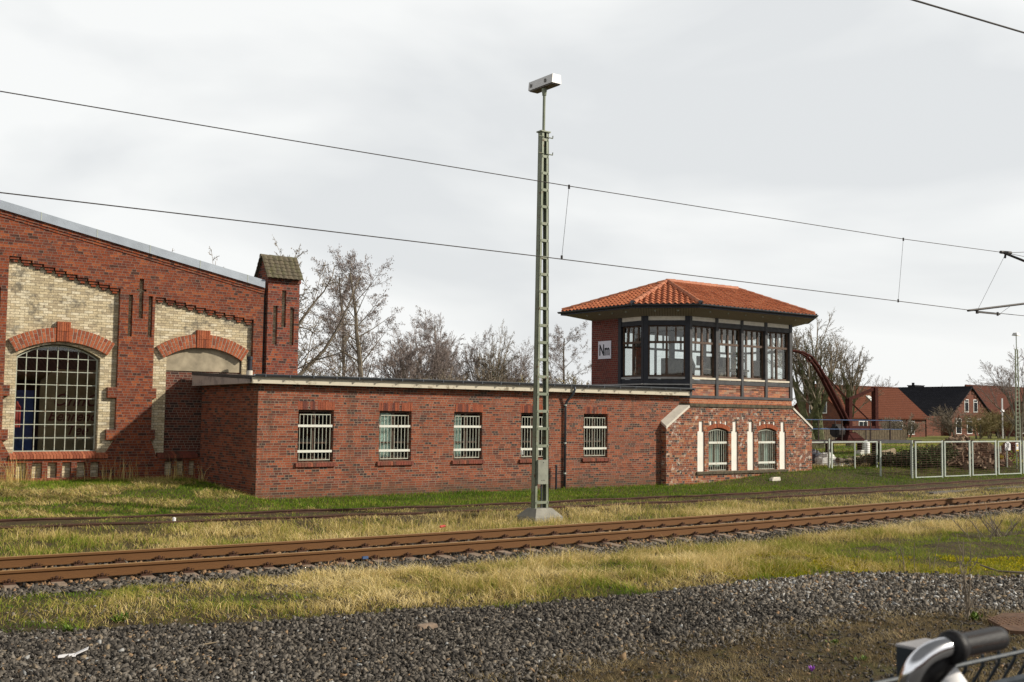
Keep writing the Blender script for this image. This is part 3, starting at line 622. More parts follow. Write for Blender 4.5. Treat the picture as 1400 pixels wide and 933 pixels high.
for wi,(a,b) in enumerate(wins):
    z0,z1=1.03,2.51; m_=MB(); y=-.16
    m_.box(a,a+.06,y-.05,y,z0+.03,z1,A); m_.box(b-.06,b,y-.05,y,z0+.03,z1,A); m_.box(a,b,y-.05,y-.002,z1-.06,z1,A); m_.box(a,b,y-.05,y-.002,z0+.03,z0+.1,A)
    c=(a+b)/2; m_.box(c-.035,c+.035,y-.05,y+.01,z0+.1,z1-.06,A); m_.box(a+.06,b-.06,y-.05,y-.004,z0+.52,z0+.565,A)
    w=m_.build('window','frame_brown',ann)
    p=MB(); p.box(a+.05,b-.05,y-.03,y-.024,z0+.08,z1-.05,A); p.build('pane','glass_dusty',w)
    g=MB(); gw=MB(); ga,gb=a+.07,b-.09; n_=9
    for i in range(n_): s=ga+(gb-ga)*i/(n_-1); g.box(s-.008,s+.008,-.056,-.040,z0+.06,z1-.13,A)
    g.box(ga-.01,gb+.01,-.062,-.034,z1-.145,z1-.12,A); g.box(ga-.01,gb+.01,-.062,-.034,z0+.05,z0+.075,A)
    go=g.build('security_grille','grille',w)
    for za,zb in((z1-.49,z1-.42),(z0+.27,z0+.34)): gw=MB(); gw.box(a+.0,b-.03,-.033,-.018,za,zb,A); gw.build('crossbar','grille_white',go)
    soldiers(A,a-.03,b+.03,2.51,2.75,-.1,.004,int((b-a+.06)/.075)).build('lintel','soldier',w)
    sl=MB(); nn=14; ww=(b-a+.14)/nn
    for i in range(nn):
        s=a-.07+ww*i; j=random.uniform(-.006,.006); sl.hexa([A(s+.004,-.2,.90),A(s+ww-.004,-.2,.90),A(s+ww-.004,.07+j,.90),A(s+.004,.07+j,.90),A(s+.004,-.2,1.055),A(s+ww-.004,-.2,1.055),A(s+ww-.004,.065+j,1.0),A(s+.004,.065+j,1.0)])
    sl.build('window_sill','sill_brick',w)
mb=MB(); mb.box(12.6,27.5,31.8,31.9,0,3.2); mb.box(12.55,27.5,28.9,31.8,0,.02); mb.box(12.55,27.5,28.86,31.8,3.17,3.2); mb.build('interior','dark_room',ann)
def curtain(x0,x1,y,z0,z1,name='curtain',amp=.03,n=26):
    mb=MB(); vs=[]
    for i in range(n+1):
        x=x0+(x1-x0)*i/n; yy=y+amp*math.sin(i*1.9+x); vs+=[(x,yy,z0),(x,yy,z1)]
    mb.add(vs,[(2*i,2*i+2,2*i+3,2*i+1) for i in range(n)]); return mb
for k,(a,b,z0,z1,l) in enumerate([(16.2,16.75,1.1,2.5,'grey curtain behind the second barred window from the left'),(18.85,19.15,1.1,2.5,'narrow grey curtain behind the third barred window')]):
    top('curtain',curtain(a,b,28.80,z0,z1),'curtain',l,'curtain','curtains in the annex windows')
mb=MB(); mb.box(16.5,17.1,28.95,29.3,1.06,1.30); mb.box(16.55,17.0,28.97,29.2,1.30,1.42); top('storage_box',mb,'fascia_side','pale stacked boxes behind the second barred window','box')
mb=MB(); mb.tube([(21.6,29.0,1.05),(21.6,29.0,1.25),(21.6,29.0,1.4),(21.6,29.0,1.46)],[.16,.15,.08,.05],12); top('white_jug',mb,'paper','white jug standing behind the fourth barred window','jug')
# flue pipe and small post
mb=MB(); P_=pY(341,511,32.45); fx=float(P_[0]); mb.tube([(fx,32.45,3.5),(fx,32.45,3.72)],.10,14); v=mb
fl=thing('flue_pipe',(fx,32.45,3.5),'short black flue pipe with pale collar on the annex roof','flue')
mb.build('collar','stone',fl); mb=MB(); mb.tube([(fx,32.45,3.72),(fx,32.45,4.12)],.075,14); mb.tube([(fx,32.45,4.06),(fx,32.45,4.16)],[.10,.095],14); mb.build('pipe','timber_black',fl,smooth=False)
p=pY(759,668,28.45); mb=MB(); mb.tube([(p[0],28.40,0),(p[0],28.40,.78)],.035,10); mb.tube([(p[0],28.40,.78),(p[0],28.40,.82)],[.045,.03],10); top('short_post',mb,'timber_black','short black post at the foot of the annex wall beside the downpipe','post')
# ================================================================== SIGNAL BOX
sb=thing('signal_box',(31.62,28.307,0),'octagonal red brick railway signal box with black timber glazed storey and orange tile roof','building')
X1,X2,YF,YB,ch=27.6,35.64,28.307,32.42,1.18
T=Fr((0,YF),(1,YF)); TT=T
wl=[(29.765,30.81),(32.47,33.52)]
pil=[(29.18,29.555),(30.975,31.345),(31.855,32.235),(33.69,34.07)]
topf=lambda s: 2.82 if X1+ch<=s<=X2-ch else (2.03+(s-X1)*(.79/ch) if s<X1+ch else 2.03+(X2-s)*(.79/ch))
holes=[(a,b,.47,arcf(a,b,1.93,2.06)) for a,b in wl]
for a,b in pil: c=(a+b)/2; holes+= [(a,c-.115,.47,1.93),(c+.115,b,.47,1.93),(c-.115,c+.115,.47,2.31)]
for a,b in wl:
    for i in range(4): s=a+.06+i*.265; holes.append((s,s+.12,2.17 if i in(1,2) else 2.12,2.31))
mb=MB(); wall.extra=[X1+ch,X2-ch]; wall(mb,T,X1,X2,-.2,topf,holes,-.07,0,8); wall.extra=None
wall(mb,T,X1+.05,X2-.05,-.2,lambda s:topf(s)-.02,[(a,b,.47,arcf(a,b,1.93,2.06)) for a,b in wl],-.35,-.09,8)
L_=Fr((X1,YB),(X1,YF)); wall(mb,L_,0,L_.L-ch,-.2,2.82,[],-.3,0); wall(mb,L_,L_.L-ch,L_.L-.07,-.2,lambda s:2.82-(s-(L_.L-ch))*(.79/ch),[],-.3,0)
R_=Fr((X2,YF),(X2,YB)); wall(mb,R_,ch,R_.L,-.2,2.82,[],-.3,0); wall(mb,R_,.07,ch,-.2,lambda s:2.03+s*(.79/ch),[],-.3,0)
mb.box(X1+.301,X2-.301,YB-.3,YB-.002,-.2,2.82); mb.build('lower_wall','brick_lower',sb)
for a,b in pil: mb=MB(); mb.box(a,b,-.088,-.045,.47,2.31,T); mb.build('white_niche','white_plaster',sb)
for a,b in wl:
    for i in range(4): mb=MB(); s=a+.06+i*.265; mb.box(s,s+.12,-.0895,-.03,2.12,2.31,T); mb.build('white_niche','white_plaster',sb)
# stone copings on the cut corners
for sgn,xc in((1,X1),(-1,X2)):
    mb=MB(); a=Vector((xc-.02*sgn,YF-.03,2.02)); b=Vector((xc+(ch+.0)*sgn,YF-.03,2.02+.79)); c=Vector((xc-.02*sgn,YF+ch,2.02+.79)); n_=Vector((0,0,.09))

    vs=[a,b,c,a+n_,b+n_,c+n_]; mb.add(vs,[(0,2,1),(3,4,5),(0,1,4,3),(1,2,5,4),(2,0,3,5)]); mb.build('corner_coping','stone',sb)
# sill ledge
mb=MB(); mb.box(29.10,34.14,-.07,.06,.36,.455,T); mb.build('window_ledge','moss_stone',sb)
for a,b in wl:
    v,bd=voussoirs(T,a-.03,b+.03,1.925,2.065,.155,-.069,.008,15,gap=.01); o=v.build('arch','voussoir',sb); bd.build('arch_bedding','mortar',o)
    f=arcf(a+.01,b-.01,1.925,2.05); m_=MB(); y=-.2; seg=[a+(b-a)*i/10 for i in range(11)]
    for p_,q in zip(seg,seg[1:]): m_.col(T,max(p_,a+.01),min(q,b-.01),y-.05,y,f(max(p_,a+.01))-.07,f(min(q,b-.01))-.07,f(max(p_,a+.01)),f(min(q,b-.01)))
    m_.box(a,a+.06,y-.05,y-.001,.5,1.9,T); m_.box(b-.06,b,y-.05,y-.001,.5,1.9,T); m_.box(a,b,y-.05,y-.002,.46,.53,T); m_.box(a,b,y-.05,y-.003,1.48,1.55,T); c=(a+b)/2; m_.box(c-.04,c+.04,y-.05,y+.004,.53,1.48,T)
    for k in(.33,.67): s=a+(b-a)*k; m_.box(s-.018,s+.018,y-.05,y-.004,1.55,1.98,T)
    w=m_.build('lower_window','frame_brown',sb)
    p=MB(); p.box(a+.05,b-.05,y-.03,y-.024,.5,1.93,T); p.build('pane','glass_dusty',w)
    g=MB(); gw=MB(); ga,gb=a+.05,b-.06; n9=9
    for i in range(n9): s=ga+(gb-ga)*i/(n9-1); g.box(s-.009,s+.009,-.088,-.068,.49,arcf(a-.05,b+.05,1.88,2.0)(s),T)
    for p_,q in zip(seg,seg[1:]):
        p_=max(p_,ga);q=min(q,gb); ff=arcf(a-.05,b+.05,1.88,2.0)
        if q>p_: g.col(T,p_,q,-.092,-.064,ff(p_)-.025,ff(q)-.025,ff(p_),ff(q))
    g.box(ga,gb,-.092,-.064,.485,.51,T)
    go=g.build('security_grille','grille',w)
    for za,zb in((1.47,1.55),(.70,.78)): gw=MB(); gw.box(a-.0,b-.01,-.063,-.048,za,zb,T); gw.build('crossbar','grille_white',go)
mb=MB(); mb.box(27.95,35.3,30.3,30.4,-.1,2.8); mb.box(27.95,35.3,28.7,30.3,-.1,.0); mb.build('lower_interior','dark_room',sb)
top('curtain',curtain(29.80,30.25,28.575,.62,2.05,amp=.015),'curtain','pale mint curtain in the left arched window, left half','curtain','mint curtains behind the arched windows')
top('curtain',curtain(30.32,30.62,28.575,.62,2.05,amp=.015),'curtain','pale mint curtain in the left arched window, right half','curtain','mint curtains behind the arched windows')
top('curtain',curtain(32.5,32.88,28.575,.62,2.05,amp=.015),'curtain','pale mint curtain in the right arched window, left half','curtain','mint curtains behind the arched windows')
top('curtain',curtain(32.98,33.3,28.575,.62,2.05,amp=.015),'curtain','pale mint curtain in the right arched window, right half','curtain','mint curtains behind the arched windows')
# facets
FA=Fr((X1,YB),(X1,YF+ch)); FB=Fr((X1,YF+ch),(X1+ch,YF)); FC_=Fr((X1+ch,YF),(X2-ch,YF)); FB2=Fr((X2-ch,YF),(X2,YF+ch)); FA2=Fr((X2,YF+ch),(X2,YB)); FBK=Fr((X2,YB),(X1,YB))
# cornice & orange band between the storeys
mb=MB(); mor=MB(); flr=MB()
FS=[FA,FB,FC_,FB2,FA2,FBK]
poly=[(X1,YB),(X1,YF+ch),(X1+ch,YF),(X2-ch,YF),(X2,YF+ch),(X2,YB)]
def ring(mb,z0,z1,out,inn):
    # closed band following the six facets, mitred
    def off(d):
        res=[];k=len(poly)
        for i in range(k):
            f0=FS[(i-1)%k]; f1=FS[i]; n0=f0.n;n1_=f1.n; b_=n0+n1_; b_/=np.dot(b_,n0); res.append(np.array(poly[i])+b_*d)
        return res
    o=off(out); n_=off(inn); k=6
    for i in range(k):
        j=(i+1)%k; mb.hexa([(*n_[i],z0),(*n_[j],z0),(*o[j],z0),(*o[i],z0),(*n_[i],z1),(*n_[j],z1),(*o[j],z1),(*o[i],z1)])
ring(mb,2.945,3.135,-.02,-.25); mb.build('upper_band','brick_orange',sb)
mb=MB(); ring(mb,2.822,2.94,.045,-.25); mb.build('cornice','moss_stone',sb)
mb=MB(); ring(mb,3.137,3.235,.02,-.2); mb.build('base_beam','timber_grey',sb)
mb=MB(); mb.add([(x,y,3.6) for x,y in poly]+[(x,y,3.5) for x,y in poly],[(0,5,4,3,2,1),(6,7,8,9,10,11)]); mb.build('floor','room',sb)
def up_window(f,a,b,z0,z1,dark=False):
    d=-.09; m_=MB(); t=.055; zt=5.18
    m_.box(a,a+t,d-.06,d,z0,z1,f); m_.box(b-t,b,d-.06,d,z0,z1,f); m_.box(a,b,d-.06,d-.002,z0,z0+.07,f); m_.box(a,b,d-.06,d-.002,z1-.05,z1,f)
    m_.box(a,b,d-.06,d+.02,zt-.05,zt+.035,f)
    c=(a+b)/2; m_.box(c-.045,c+.045,d-.06,d+.003,z0+.07,zt-.05,f); 
    m_.box(c-.02,c+.02,d+.003,d+.012,z0+.07,zt-.05,f)
    for k in(1,2,3): s=a+(b-a)*k/4; m_.box(s-.032,s+.032,d-.06,d-.003,zt+.035,z1-.05,f)
    w=m_.build('window','frame_brown',sb)
    p=MB(); p.box(a+.03,b-.03,d-.035,d-.03,z0+.03,z1-.02,f); p.build('pane','glass',w)
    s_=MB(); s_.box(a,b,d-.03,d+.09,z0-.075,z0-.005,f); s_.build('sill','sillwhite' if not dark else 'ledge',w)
ZW0,ZW1=3.90,5.79
def facet_front(f,bays,dark,brickp=True,e=0):
    tm=MB(); L=f.L
    ps=[(e,.11)]+[(b0-.0,a1) for (a0,b0),(a1,b1) in zip(bays,bays[1:])]+[(L-.11,L-e)]
    for i,(a,b) in enumerate(ps):
        ex=.02 if not(i in(0,len(ps)-1)) else .015
        if i==0:b=bays[0][0]
        if i==len(ps)-1:a=bays[-1][1]
        tm.box(a,b,-.16,ex,3.237,6.25,f)
    for a,b in bays:
        tm.box(a,b,-.16,0,ZW1,5.965,f); tm.box(a,b,-.16,0,6.135,6.25,f); tm.box(a,b,-.16,.0,3.66,3.80,f)
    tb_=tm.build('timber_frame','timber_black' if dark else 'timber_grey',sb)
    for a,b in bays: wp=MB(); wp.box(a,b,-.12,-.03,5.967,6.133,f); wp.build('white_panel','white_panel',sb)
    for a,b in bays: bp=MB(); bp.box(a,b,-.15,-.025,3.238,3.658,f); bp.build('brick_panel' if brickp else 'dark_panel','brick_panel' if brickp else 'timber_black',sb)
    for a,b in bays: up_window(f,a,b,ZW0,ZW1,dark)
xo=X1+ch
baysC=[(28.90-xo,30.14-xo),(30.27-xo,31.52-xo),(31.64-xo,32.87-xo),(33.0-xo,34.31-xo)]
facet_front(FC_,baysC,False)
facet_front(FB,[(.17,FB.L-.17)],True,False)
facet_front(FB2,[(.17,FB2.L-.17)],False)
LA=FA.L; aw=(LA-1.22,LA-.12)
facet_front_A=MB()
mb=MB(); mb.box(0,aw[0]-.16,-.25,.0,3.24,6.25,FA); mb.build('brick_wall','brick_facet',sb)
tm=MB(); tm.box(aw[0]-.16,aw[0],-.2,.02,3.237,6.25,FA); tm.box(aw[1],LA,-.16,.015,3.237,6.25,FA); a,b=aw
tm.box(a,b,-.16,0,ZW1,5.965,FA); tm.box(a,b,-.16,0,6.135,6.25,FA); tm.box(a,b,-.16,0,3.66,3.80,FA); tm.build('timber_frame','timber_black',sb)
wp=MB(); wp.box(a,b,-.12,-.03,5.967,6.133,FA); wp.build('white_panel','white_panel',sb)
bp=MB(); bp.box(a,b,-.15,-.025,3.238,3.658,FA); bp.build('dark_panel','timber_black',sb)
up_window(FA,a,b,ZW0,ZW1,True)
# right side and back: same timber work
facet_front(FA2,[(.12,1.35),(1.5,LA-.12)],False)
k=FBK.L; facet_front(FBK,[(.2,1.9),(2.05,3.75),(3.9,5.6),(5.75,k-.2)],False,True,.17)
# light flashing ledge above the annex roof
for f,nm in((FA,'A'),(FB,'B')):
    mb=MB(); mb.box(-.03 if f is FA else -.01,f.L+.0,.016,.085,3.60,3.645,f); mb.build('flashing_ledge','ledge',sb)
# interior
mb=MB(); mb.add([(x,y,6.12) for x,y in poly]+[(x,y,6.18) for x,y in poly],[(0,1,2,3,4,5),(11,10,9,8,7,6)]); mb.build('ceiling','room',sb)
def console():
    t=thing('control_desk',(31.5,29.7,3.6),'dark control desk seen low through the signal box windows','desk')
    mb=MB(); mb.box(29.6,33.2,29.4,29.9,4.25,4.32); mb.box(29.65,29.75,29.45,29.85,3.6,4.25); mb.box(33.05,33.15,29.45,29.85,3.6,4.25); mb.build('desk_top','room',t)
    for x in(30.5,31.4):
        mb=MB(); mb.box(x,x+.5,29.6,29.65,4.42,4.78); mb.box(x+.2,x+.3,29.6,29.66,4.32,4.42); mb.build('monitor','ink',t)
console()
mb=MB(); mb.tube([(29.3,28.9,3.6),(29.3,28.9,4.0),(29.33,28.9,4.35),(29.3,28.9,4.62),(29.3,28.9,4.72)],[.18,.24,.26,.16,.06],12); mb.tube([(29.3,28.9,3.6),(29.3,28.9,3.62)],.3,12)
top('office_chair',mb,'ink','dark high-backed office chair behind the first front window of the signal box','chair')
mb=MB()
for i in range(60):
    a=random.uniform(0,6.28); r=random.uniform(.05,.35); z=random.uniform(4.0,4.9); p=Vector((32.2+r*math.cos(a),29.0+r*math.sin(a)*.4,z)); mb.add([p,p+Vector((.05,.0,.09)),p+Vector((-.04,.02,.1))],[(0,1,2)])
mb.tube([(32.2,29.0,3.6),(32.2,29.0,3.9),(32.22,29.0,4.7)],[.14,.16,.015],8); top('house_plant',mb,'evergreen','leafy pot plant behind the third front window of the signal box','plant')
for xx,yy,w,dd,h,l in ((33.2,31.6,1.3,.45,1.35,'added dark cabinet against the rear wall of the signal box, left one'),(34.75,30.2,.45,.5,1.2,'added dark blocker by the right side window of the signal box'),(31.0,31.7,1.1,.4,1.2,'added low dark cabinet in the middle of the signal box rear wall')):  # dark boxes added to block the bright rear glazing seen through the front
    mb=MB(); mb.box(xx,xx+w,yy,yy+dd,3.6,3.6+h); mb.box(xx+.03,xx+w-.03,yy-.01,yy,3.65,3.6+h-.05); top('blocker',mb,'room',l,'blocker','added view blockers inside the signal box')
# nameplate
sgn=thing('name_sign',(27.58,31.6,4.6),'square white station sign reading Nm in black letters on dark brick','sign')
mb=MB(); s0=YB-31.97; s1=YB-31.24; mb.box(s0,s1,.03,.05,4.62,5.30,FA); mb.build('sign_plate','signwhite',sgn)
mb=MB(); mb.box(s0+.1,s0+.14,.001,.03,4.7,5.2,FA); mb.box(s1-.14,s1-.1,.001,.03,4.7,5.2,FA); mb.build('bracket','redtape',sgn)
text_mesh('lettering','Nm',.60,(27.545,(31.97+31.24)/2,4.755),(0,-1,0),(0,0,1),'ink',sgn,sx=.66,ext=.003,bold=.012)
# roof
ov=.86
EZ=6.455; RZ=7.62; RY=(YF+YB)/2+0.0
def off(d):
    res=[];k=len(poly)
    for i in range(k):
        n0=FS[(i-1)%k].n;n1_=FS[i].n;b_=n0+n1_;b_=b_/np.dot(b_,n0);res.append(np.array(poly[i])+b_*d)
    return res
E_=off(ov); RL=np.array([E_[0][0]+ (RY-E_[2][1]),RY]); RR=np.array([E_[5][0]-(RY-E_[2][1]),RY])
def P3(p,z): return Vector((float(p[0]),float(p[1]),z))
facets=[(E_[0],E_[1],[RL]),(E_[1],E_[2],[RL]),(E_[2],E_[3],[RR,RL]),(E_[3],E_[4],[RR]),(E_[4],E_[5],[RR]),(E_[5],E_[0],[RL,RR])]
dk=MB()
for a,b,t in facets:
    vs=[P3(a,EZ-.03),P3(b,EZ-.03)]+[P3(x,RZ-.05) for x in t]; dk.add(vs,[tuple(range(len(vs)))])
vs=[P3(a,EZ-.09) for a in E_]; ins=[P3(a,6.10) for a in off(0.01)]
roof_o=dk.build('roof_deck','felt',sb)
tl=MB(); tw=.212; th_=.315
for fi,(a,b,t) in enumerate(facets):
    a3,b3=P3(a,EZ),P3(b,EZ); tp=[P3(x,RZ) for x in t]
    u=(b3-a3).normalized(); c=tp[0]; v=(c-a3)-u*((c-a3).dot(u)); L=v.length; v/=L; n_=u.cross(v).normalized()
    uL=[0,(tp[-1]-a3).dot(u)]; uR=[(b3-a3).length,(tp[0]-a3).dot(u)]
    nr=int(L/th_)
    for r in range(nr+1):
        w0=r*th_-.05; w1=min(w0+th_+.03,L); 
        if w1-w0<.08: continue
        f_=min(1,max(0,(w0+w1)/2/L)); l0=uL[0]+(uL[1]-uL[0])*f_; r0=uR[0]+(uR[1]-uR[0])*f_
        k0=math.floor(l0/tw); k1=math.ceil(r0/tw)
        for k in range(k0,k1):
            s0=max(l0,k*tw); s1=min(r0,(k+1)*tw)
            if s1-s0<.03: continue
            jz=random.uniform(-.004,.004); jv=random.uniform(-.006,.006)
            prof=[(0,.050),(.18,.052),(.36,.022),(.55,.0),(.74,.008),(.9,.036),(1,.05)]
            pts=[]
            for q,hh in prof:
                s=k*tw+q*tw; 
                if s<s0-1e-6 or s>s1+1e-6: s=min(max(s,s0),s1)
                pts.append((s,hh))
            vs=[]
            for s,hh in pts:
                base=a3+u*s
                vs+=[base+v*(w0+jv)+n_*(hh+.045+jz-.02),base+v*(w0+jv)+n_*(hh+.045+jz),base+v*w1+n_*(hh+.012+jz)]
            m_=len(pts); fs=[]
            for i in range(m_-1): fs+=[(3*i+1,3*i+4,3*i+5,3*i+2),(3*i,3*i+3,3*i+4,3*i+1)]
            tl.add(vs,fs)
tl.build('roof_tiles','pantile',sb)
cp=MB()
def caps(p,q,r=.10):
    p=Vector(p);q=Vector(q);d=(q-p);n_=max(1,int(d.length/.36));
    for i in range(n_):
        s=p+d*(i/n_); e=p+d*((i+1.12)/n_); cp.tube([s,e],[r*1.08,r*.9],10)
for i in (0,1,2,3,4,5):
    apex=P3(RL if i in(0,1,2) else RR,RZ+.03); caps(P3(E_[i],EZ+.05)*.985+apex*.015,apex)
caps(P3(RR,RZ+.04),P3(RL,RZ+.04),.105); cp.build('hip_tiles','cap_tile',sb)
for i in(1,2): mb=MB(); q=P3(E_[i],EZ+.05); mb.tube([q+Vector((.03,-.02,-.02)),q+Vector((.05,.12,.04))],[.11,.10],10); mb.build('hip_end_cap','gutter',sb)
sf=MB(); EE=off(ov-.02); II=off(0.0)
for i in range(6):
    j=(i+1)%6; sf.add([P3(EE[i],EZ-.10),P3(EE[j],EZ-.10),P3(II[j],6.12),P3(II[i],6.12)],[(0,3,2,1)])
sf.build('soffit','soffit',sb)
fb=MB(); EO=off(ov); EI=off(ov-.03)
for i in range(6):
    j=(i+1)%6; fb.hexa([P3(EI[i],EZ-.12),P3(EI[j],EZ-.12),P3(EO[j],EZ-.12),P3(EO[i],EZ-.12),P3(EI[i],EZ+.03),P3(EI[j],EZ+.03),P3(EO[j],EZ+.03),P3(EO[i],EZ+.03)])
fb.build('eaves_board','timber_black',sb)
gm=MB(); EG=off(ov+.06)
for i in range(6):
    j=(i+1)%6; gutter(gm,P3(EG[j],EZ+.01),P3(EG[i],EZ+.01),.06)
gm.build('gutter','gutter',sb)
bl=MB()
for i in (0,1,2,3):
    f=FS[i]; n_=max(1,int(f.L/.95))
    for k in range(n_+1):
        s=f.L*(k+.5)/(n_+1); q=f(s,.55,6.30); bl=MB(); bl.tube([q,(q[0],q[1],q[2]-.06)],[.045,.03],8); bl.build('eaves_spotlight','galv',sb)
# ================================================================== TRACKS
def rail_mesh(xs,ys,z,scale=1.0,old=False):
    # profile (offset, height) of a flat bottom rail, head top at z
    pr=[(-.0625,-.154),(.0625,-.154),(.0625,-.142),(.012,-.125),(.009,-.05),(.034,-.035),(.034,-.004),(.026,0),(-.026,0),(-.034,-.004),(-.034,-.035),(-.009,-.05),(-.012,-.125),(-.0625,-.142)]
    mb=MB(); n=len(pr); m=len(xs); vs=[];zf=(z if hasattr(z,'__len__') else [z]*m)
    for i in range(m):
        a=max(0,i-1);b=min(m-1,i+1); tx,ty=xs[b]-xs[a],ys[b]-ys[a]; l=math.hypot(tx,ty); nx,ny=-ty/l,tx/l
        for o,h in pr: vs.append((xs[i]+nx*o*scale,ys[i]+ny*o*scale,zf[i]+h*scale))
    fs=[];k=[]
    for i in range(m-1):
        for j in range(n):
            fs.append((i*n+j,i*n+(j+1)%n,(i+1)*n+(j+1)%n,(i+1)*n+j)); k.append(1 if j in(6,7,8) else 0)
    fs.append(tuple(range(n))[::-1]); fs.append(tuple(range((m-1)*n,m*n))); k+=[0,0]
    mb.v=vs; mb.f=fs; mb.k=k; return mb
def offset_line(X,Y,d):
    tx=np.gradient(X);ty=np.gradient(Y);l=np.hypot(tx,ty); return X-ty/l*d, Y+tx/l*d
def arclen(X,Y): return np.concatenate([[0],np.cumsum(np.hypot(np.diff(X),np.diff(Y)))])
RZT=.25
tk=thing('railway_track',(15,16.4,0),'main railway track with thick orange-rusty rails on concrete sleepers and grey ballast','track')
Xc,Yc=offset_line(T1X,T1Y,-.7525)
for d in(.7525,-.7525):
    xx,yy=offset_line(Xc,Yc,d); sel=(xx>-18)&(xx<85); rail_mesh(xx[sel],yy[sel],RZT).build('rail',['rail_rust','rail_head'],tk)
S=arclen(Xc,Yc); s_at=np.interp(2.0,Xc,S)
def sleeper_mesh():
    mb=MB(); t=.07
    for a,b,h0,h1 in((-1.3,-.95,-.02,.0),(-.95,-.5,0,.0),(-.5,.5,-.03,-.03),(.5,.95,0,0),(.95,1.3,.0,-.02)):
        mb.hexa([(-.13,a,-.16),(.13,a,-.16),(.13,b,-.16),(-.13,b,-.16),(-.085,a,h0),(.085,a,h0),(.085,b,h1),(-.085,b,h1)])
    return mb
def fasten_mesh(s):
    mb=MB(); y0=s*.7525; mb.box(-.08,.08,y0-.13,y0+.13,-.004,.010)
    for e in(-1,1):
        y=y0+e*.085; mb.box(-.075,.075,y-.035,y+.035,0,.022); mb.tube([(-.04,y,.02),(-.05,y+e*.01,.06),(-.085,y,.045)],.009,6); mb.tube([(.04,y,.02),(.05,y+e*.01,.06),(.085,y,.045)],.009,6); mb.tube([(0,y,.0),(0,y,.075)],.015,6); mb.box(-.022,.022,y-.022,y+.022,.045,.065)
    return mb
sl0=None;fm=[]
for i in range(84):
    s=s_at+ (i-4)*.6+.24; x=float(np.interp(s,S,Xc)); y=float(np.interp(s,S,Yc)); x2=float(np.interp(s+.3,S,Xc)); y2=float(np.interp(s+.3,S,Yc)); a=math.atan2(y2-y,x2-x)
    if sl0 is None:
        OFF_bak=OFF.get(tk.name); OFF[tk.name]=Vector((0,0,0)); sl0=sleeper_mesh().build('sleeper','sleeper',tk); f0=[fasten_mesh(q).build('rail_fastening','clip',sl0) for q in(-1,1)]; OFF[tk.name]=OFF_bak; o=sl0
    else:
        o=sl0.copy(); COL.objects.link(o); o.parent=tk
        for f in f0: c=f.copy(); COL.objects.link(c); c.parent=o
    o.location=(x-15,y-16.4,RZT-.154-.022); o.rotation_euler=(0,0,a)
tk2=thing('railway_track',(15,22.6,0),'old siding with thin brown rails sunk in grass along the annex','track')
Xc2,Yc2=offset_line(T2X,T2Y,-.7525)
for d in(.7525,-.7525):
    xx,yy=offset_line(Xc2,Yc2,d); sel=(xx>-18)&(xx<85); xx,yy=xx[sel],yy[sel]; z=[.16+.008*math.sin(x*.7)+.01*math.sin(x*2.3+d) for x in xx]; rail_mesh(xx,yy,z,.85).build('rail','rail_old',tk2)
S2=arclen(Xc2,Yc2); s0=np.interp(1,Xc2,S2); so2=None
for i in range(60):
    s=s0+i*.75; x=float(np.interp(s,S2,Xc2)); y=float(np.interp(s,S2,Yc2)); a=math.atan2(float(np.interp(s+.3,S2,Yc2))-y,float(np.interp(s+.3,S2,Xc2))-x)
    if so2 is None:
        b=OFF[tk2.name]; OFF[tk2.name]=Vector((0,0,0)); mb=MB(); mb.box(-.12,.12,-1.2,1.2,-.14,0); so2=mb.build('sleeper','sleeper_wood',tk2); OFF[tk2.name]=b; o=so2
    else: o=so2.copy(); COL.objects.link(o); o.parent=tk2
    o.location=(x-15,y-22.6,-.055+random.uniform(-.02,.012)); o.rotation_euler=(0,0,a+random.uniform(-.02,.02))
# flush concrete slabs between the tracks on the right
for (a,b),l in zip([((900,690),(955,687)),((985,686),(1040,682)),((1060,681),(1150,676)),((1270,674),(1330,669)),((1345,668),(1395,665))],['first dark flat slab sunk in dry grass left of the others','second dark flat slab in the dry grass between tracks','third dark slab in the grass, in front of the signal box','long dark slab strip in front of the mesh fence','rightmost dark slab strip near the picture edge']):
    p,q=pZ(*a,.06),pZ(*b,.06); mb=MB(); mb.beam((p[0],p[1],.03),(q[0],q[1],.03),.34,.08); top('concrete_slab',mb,'slab',l,'slab','flat slabs lying between the tracks')
# ================================================================== LAMP MAST
MX,MY=15.68,20.22
mast=thing('lamp_mast',(MX,MY,0),'tall green riveted steel lattice mast with box floodlight on top, concrete foot','lamp mast')
zt=9.1; zb=.28
def hw(z): f=(z-zb)/(zt-zb); return .205*(1-f)+.105*f
for sgn_ in(-1,1):
    mb=MB(); 
    x0,x1=MX+sgn_*hw(zb),MX+sgn_*hw(zt); d=.07
    # channel section: web outwards, flanges front and rear
    for (y0,y1,w0,w1) in((-d,-d+.012,0,-.07),(d-.012,d,0,-.07),(-d,d,0,-.012)):
        pts=[]
        for z,x in((zb,x0),(zt,x1)):
            a,b=x+sgn_*w1,x; pts+=[(a,MY+y0,z),(b,MY+y0,z),(b,MY+y1,z),(a,MY+y1,z)]
        mb.hexa(pts)
    mb.build('leg','steel_green',mast)
zs=[.42]+[1.72+.40*i for i in range(19)]
for i,z in enumerate(zs):
    if z>zt-.1: break
    mb=MB(); 
    for e in(-1,1): mb.box(MX-hw(z)+.005,MX+hw(z)-.005,MY+e*(.07)-(.008 if e>0 else .006),MY+e*.07+(.006 if e>0 else .008),z-.032,z+.032)
    mb.build('batten','steel_green',mast)
    rv=MB()
    for sx in(-1,1):
        for dz in(-.012,.012): rv.tube([(MX+sx*(hw(z)-.035),MY-.076,z+dz),(MX+sx*(hw(z)-.035),MY-.09,z+dz)],.009,6)
    rv.build('rivet','steel_green',mast)
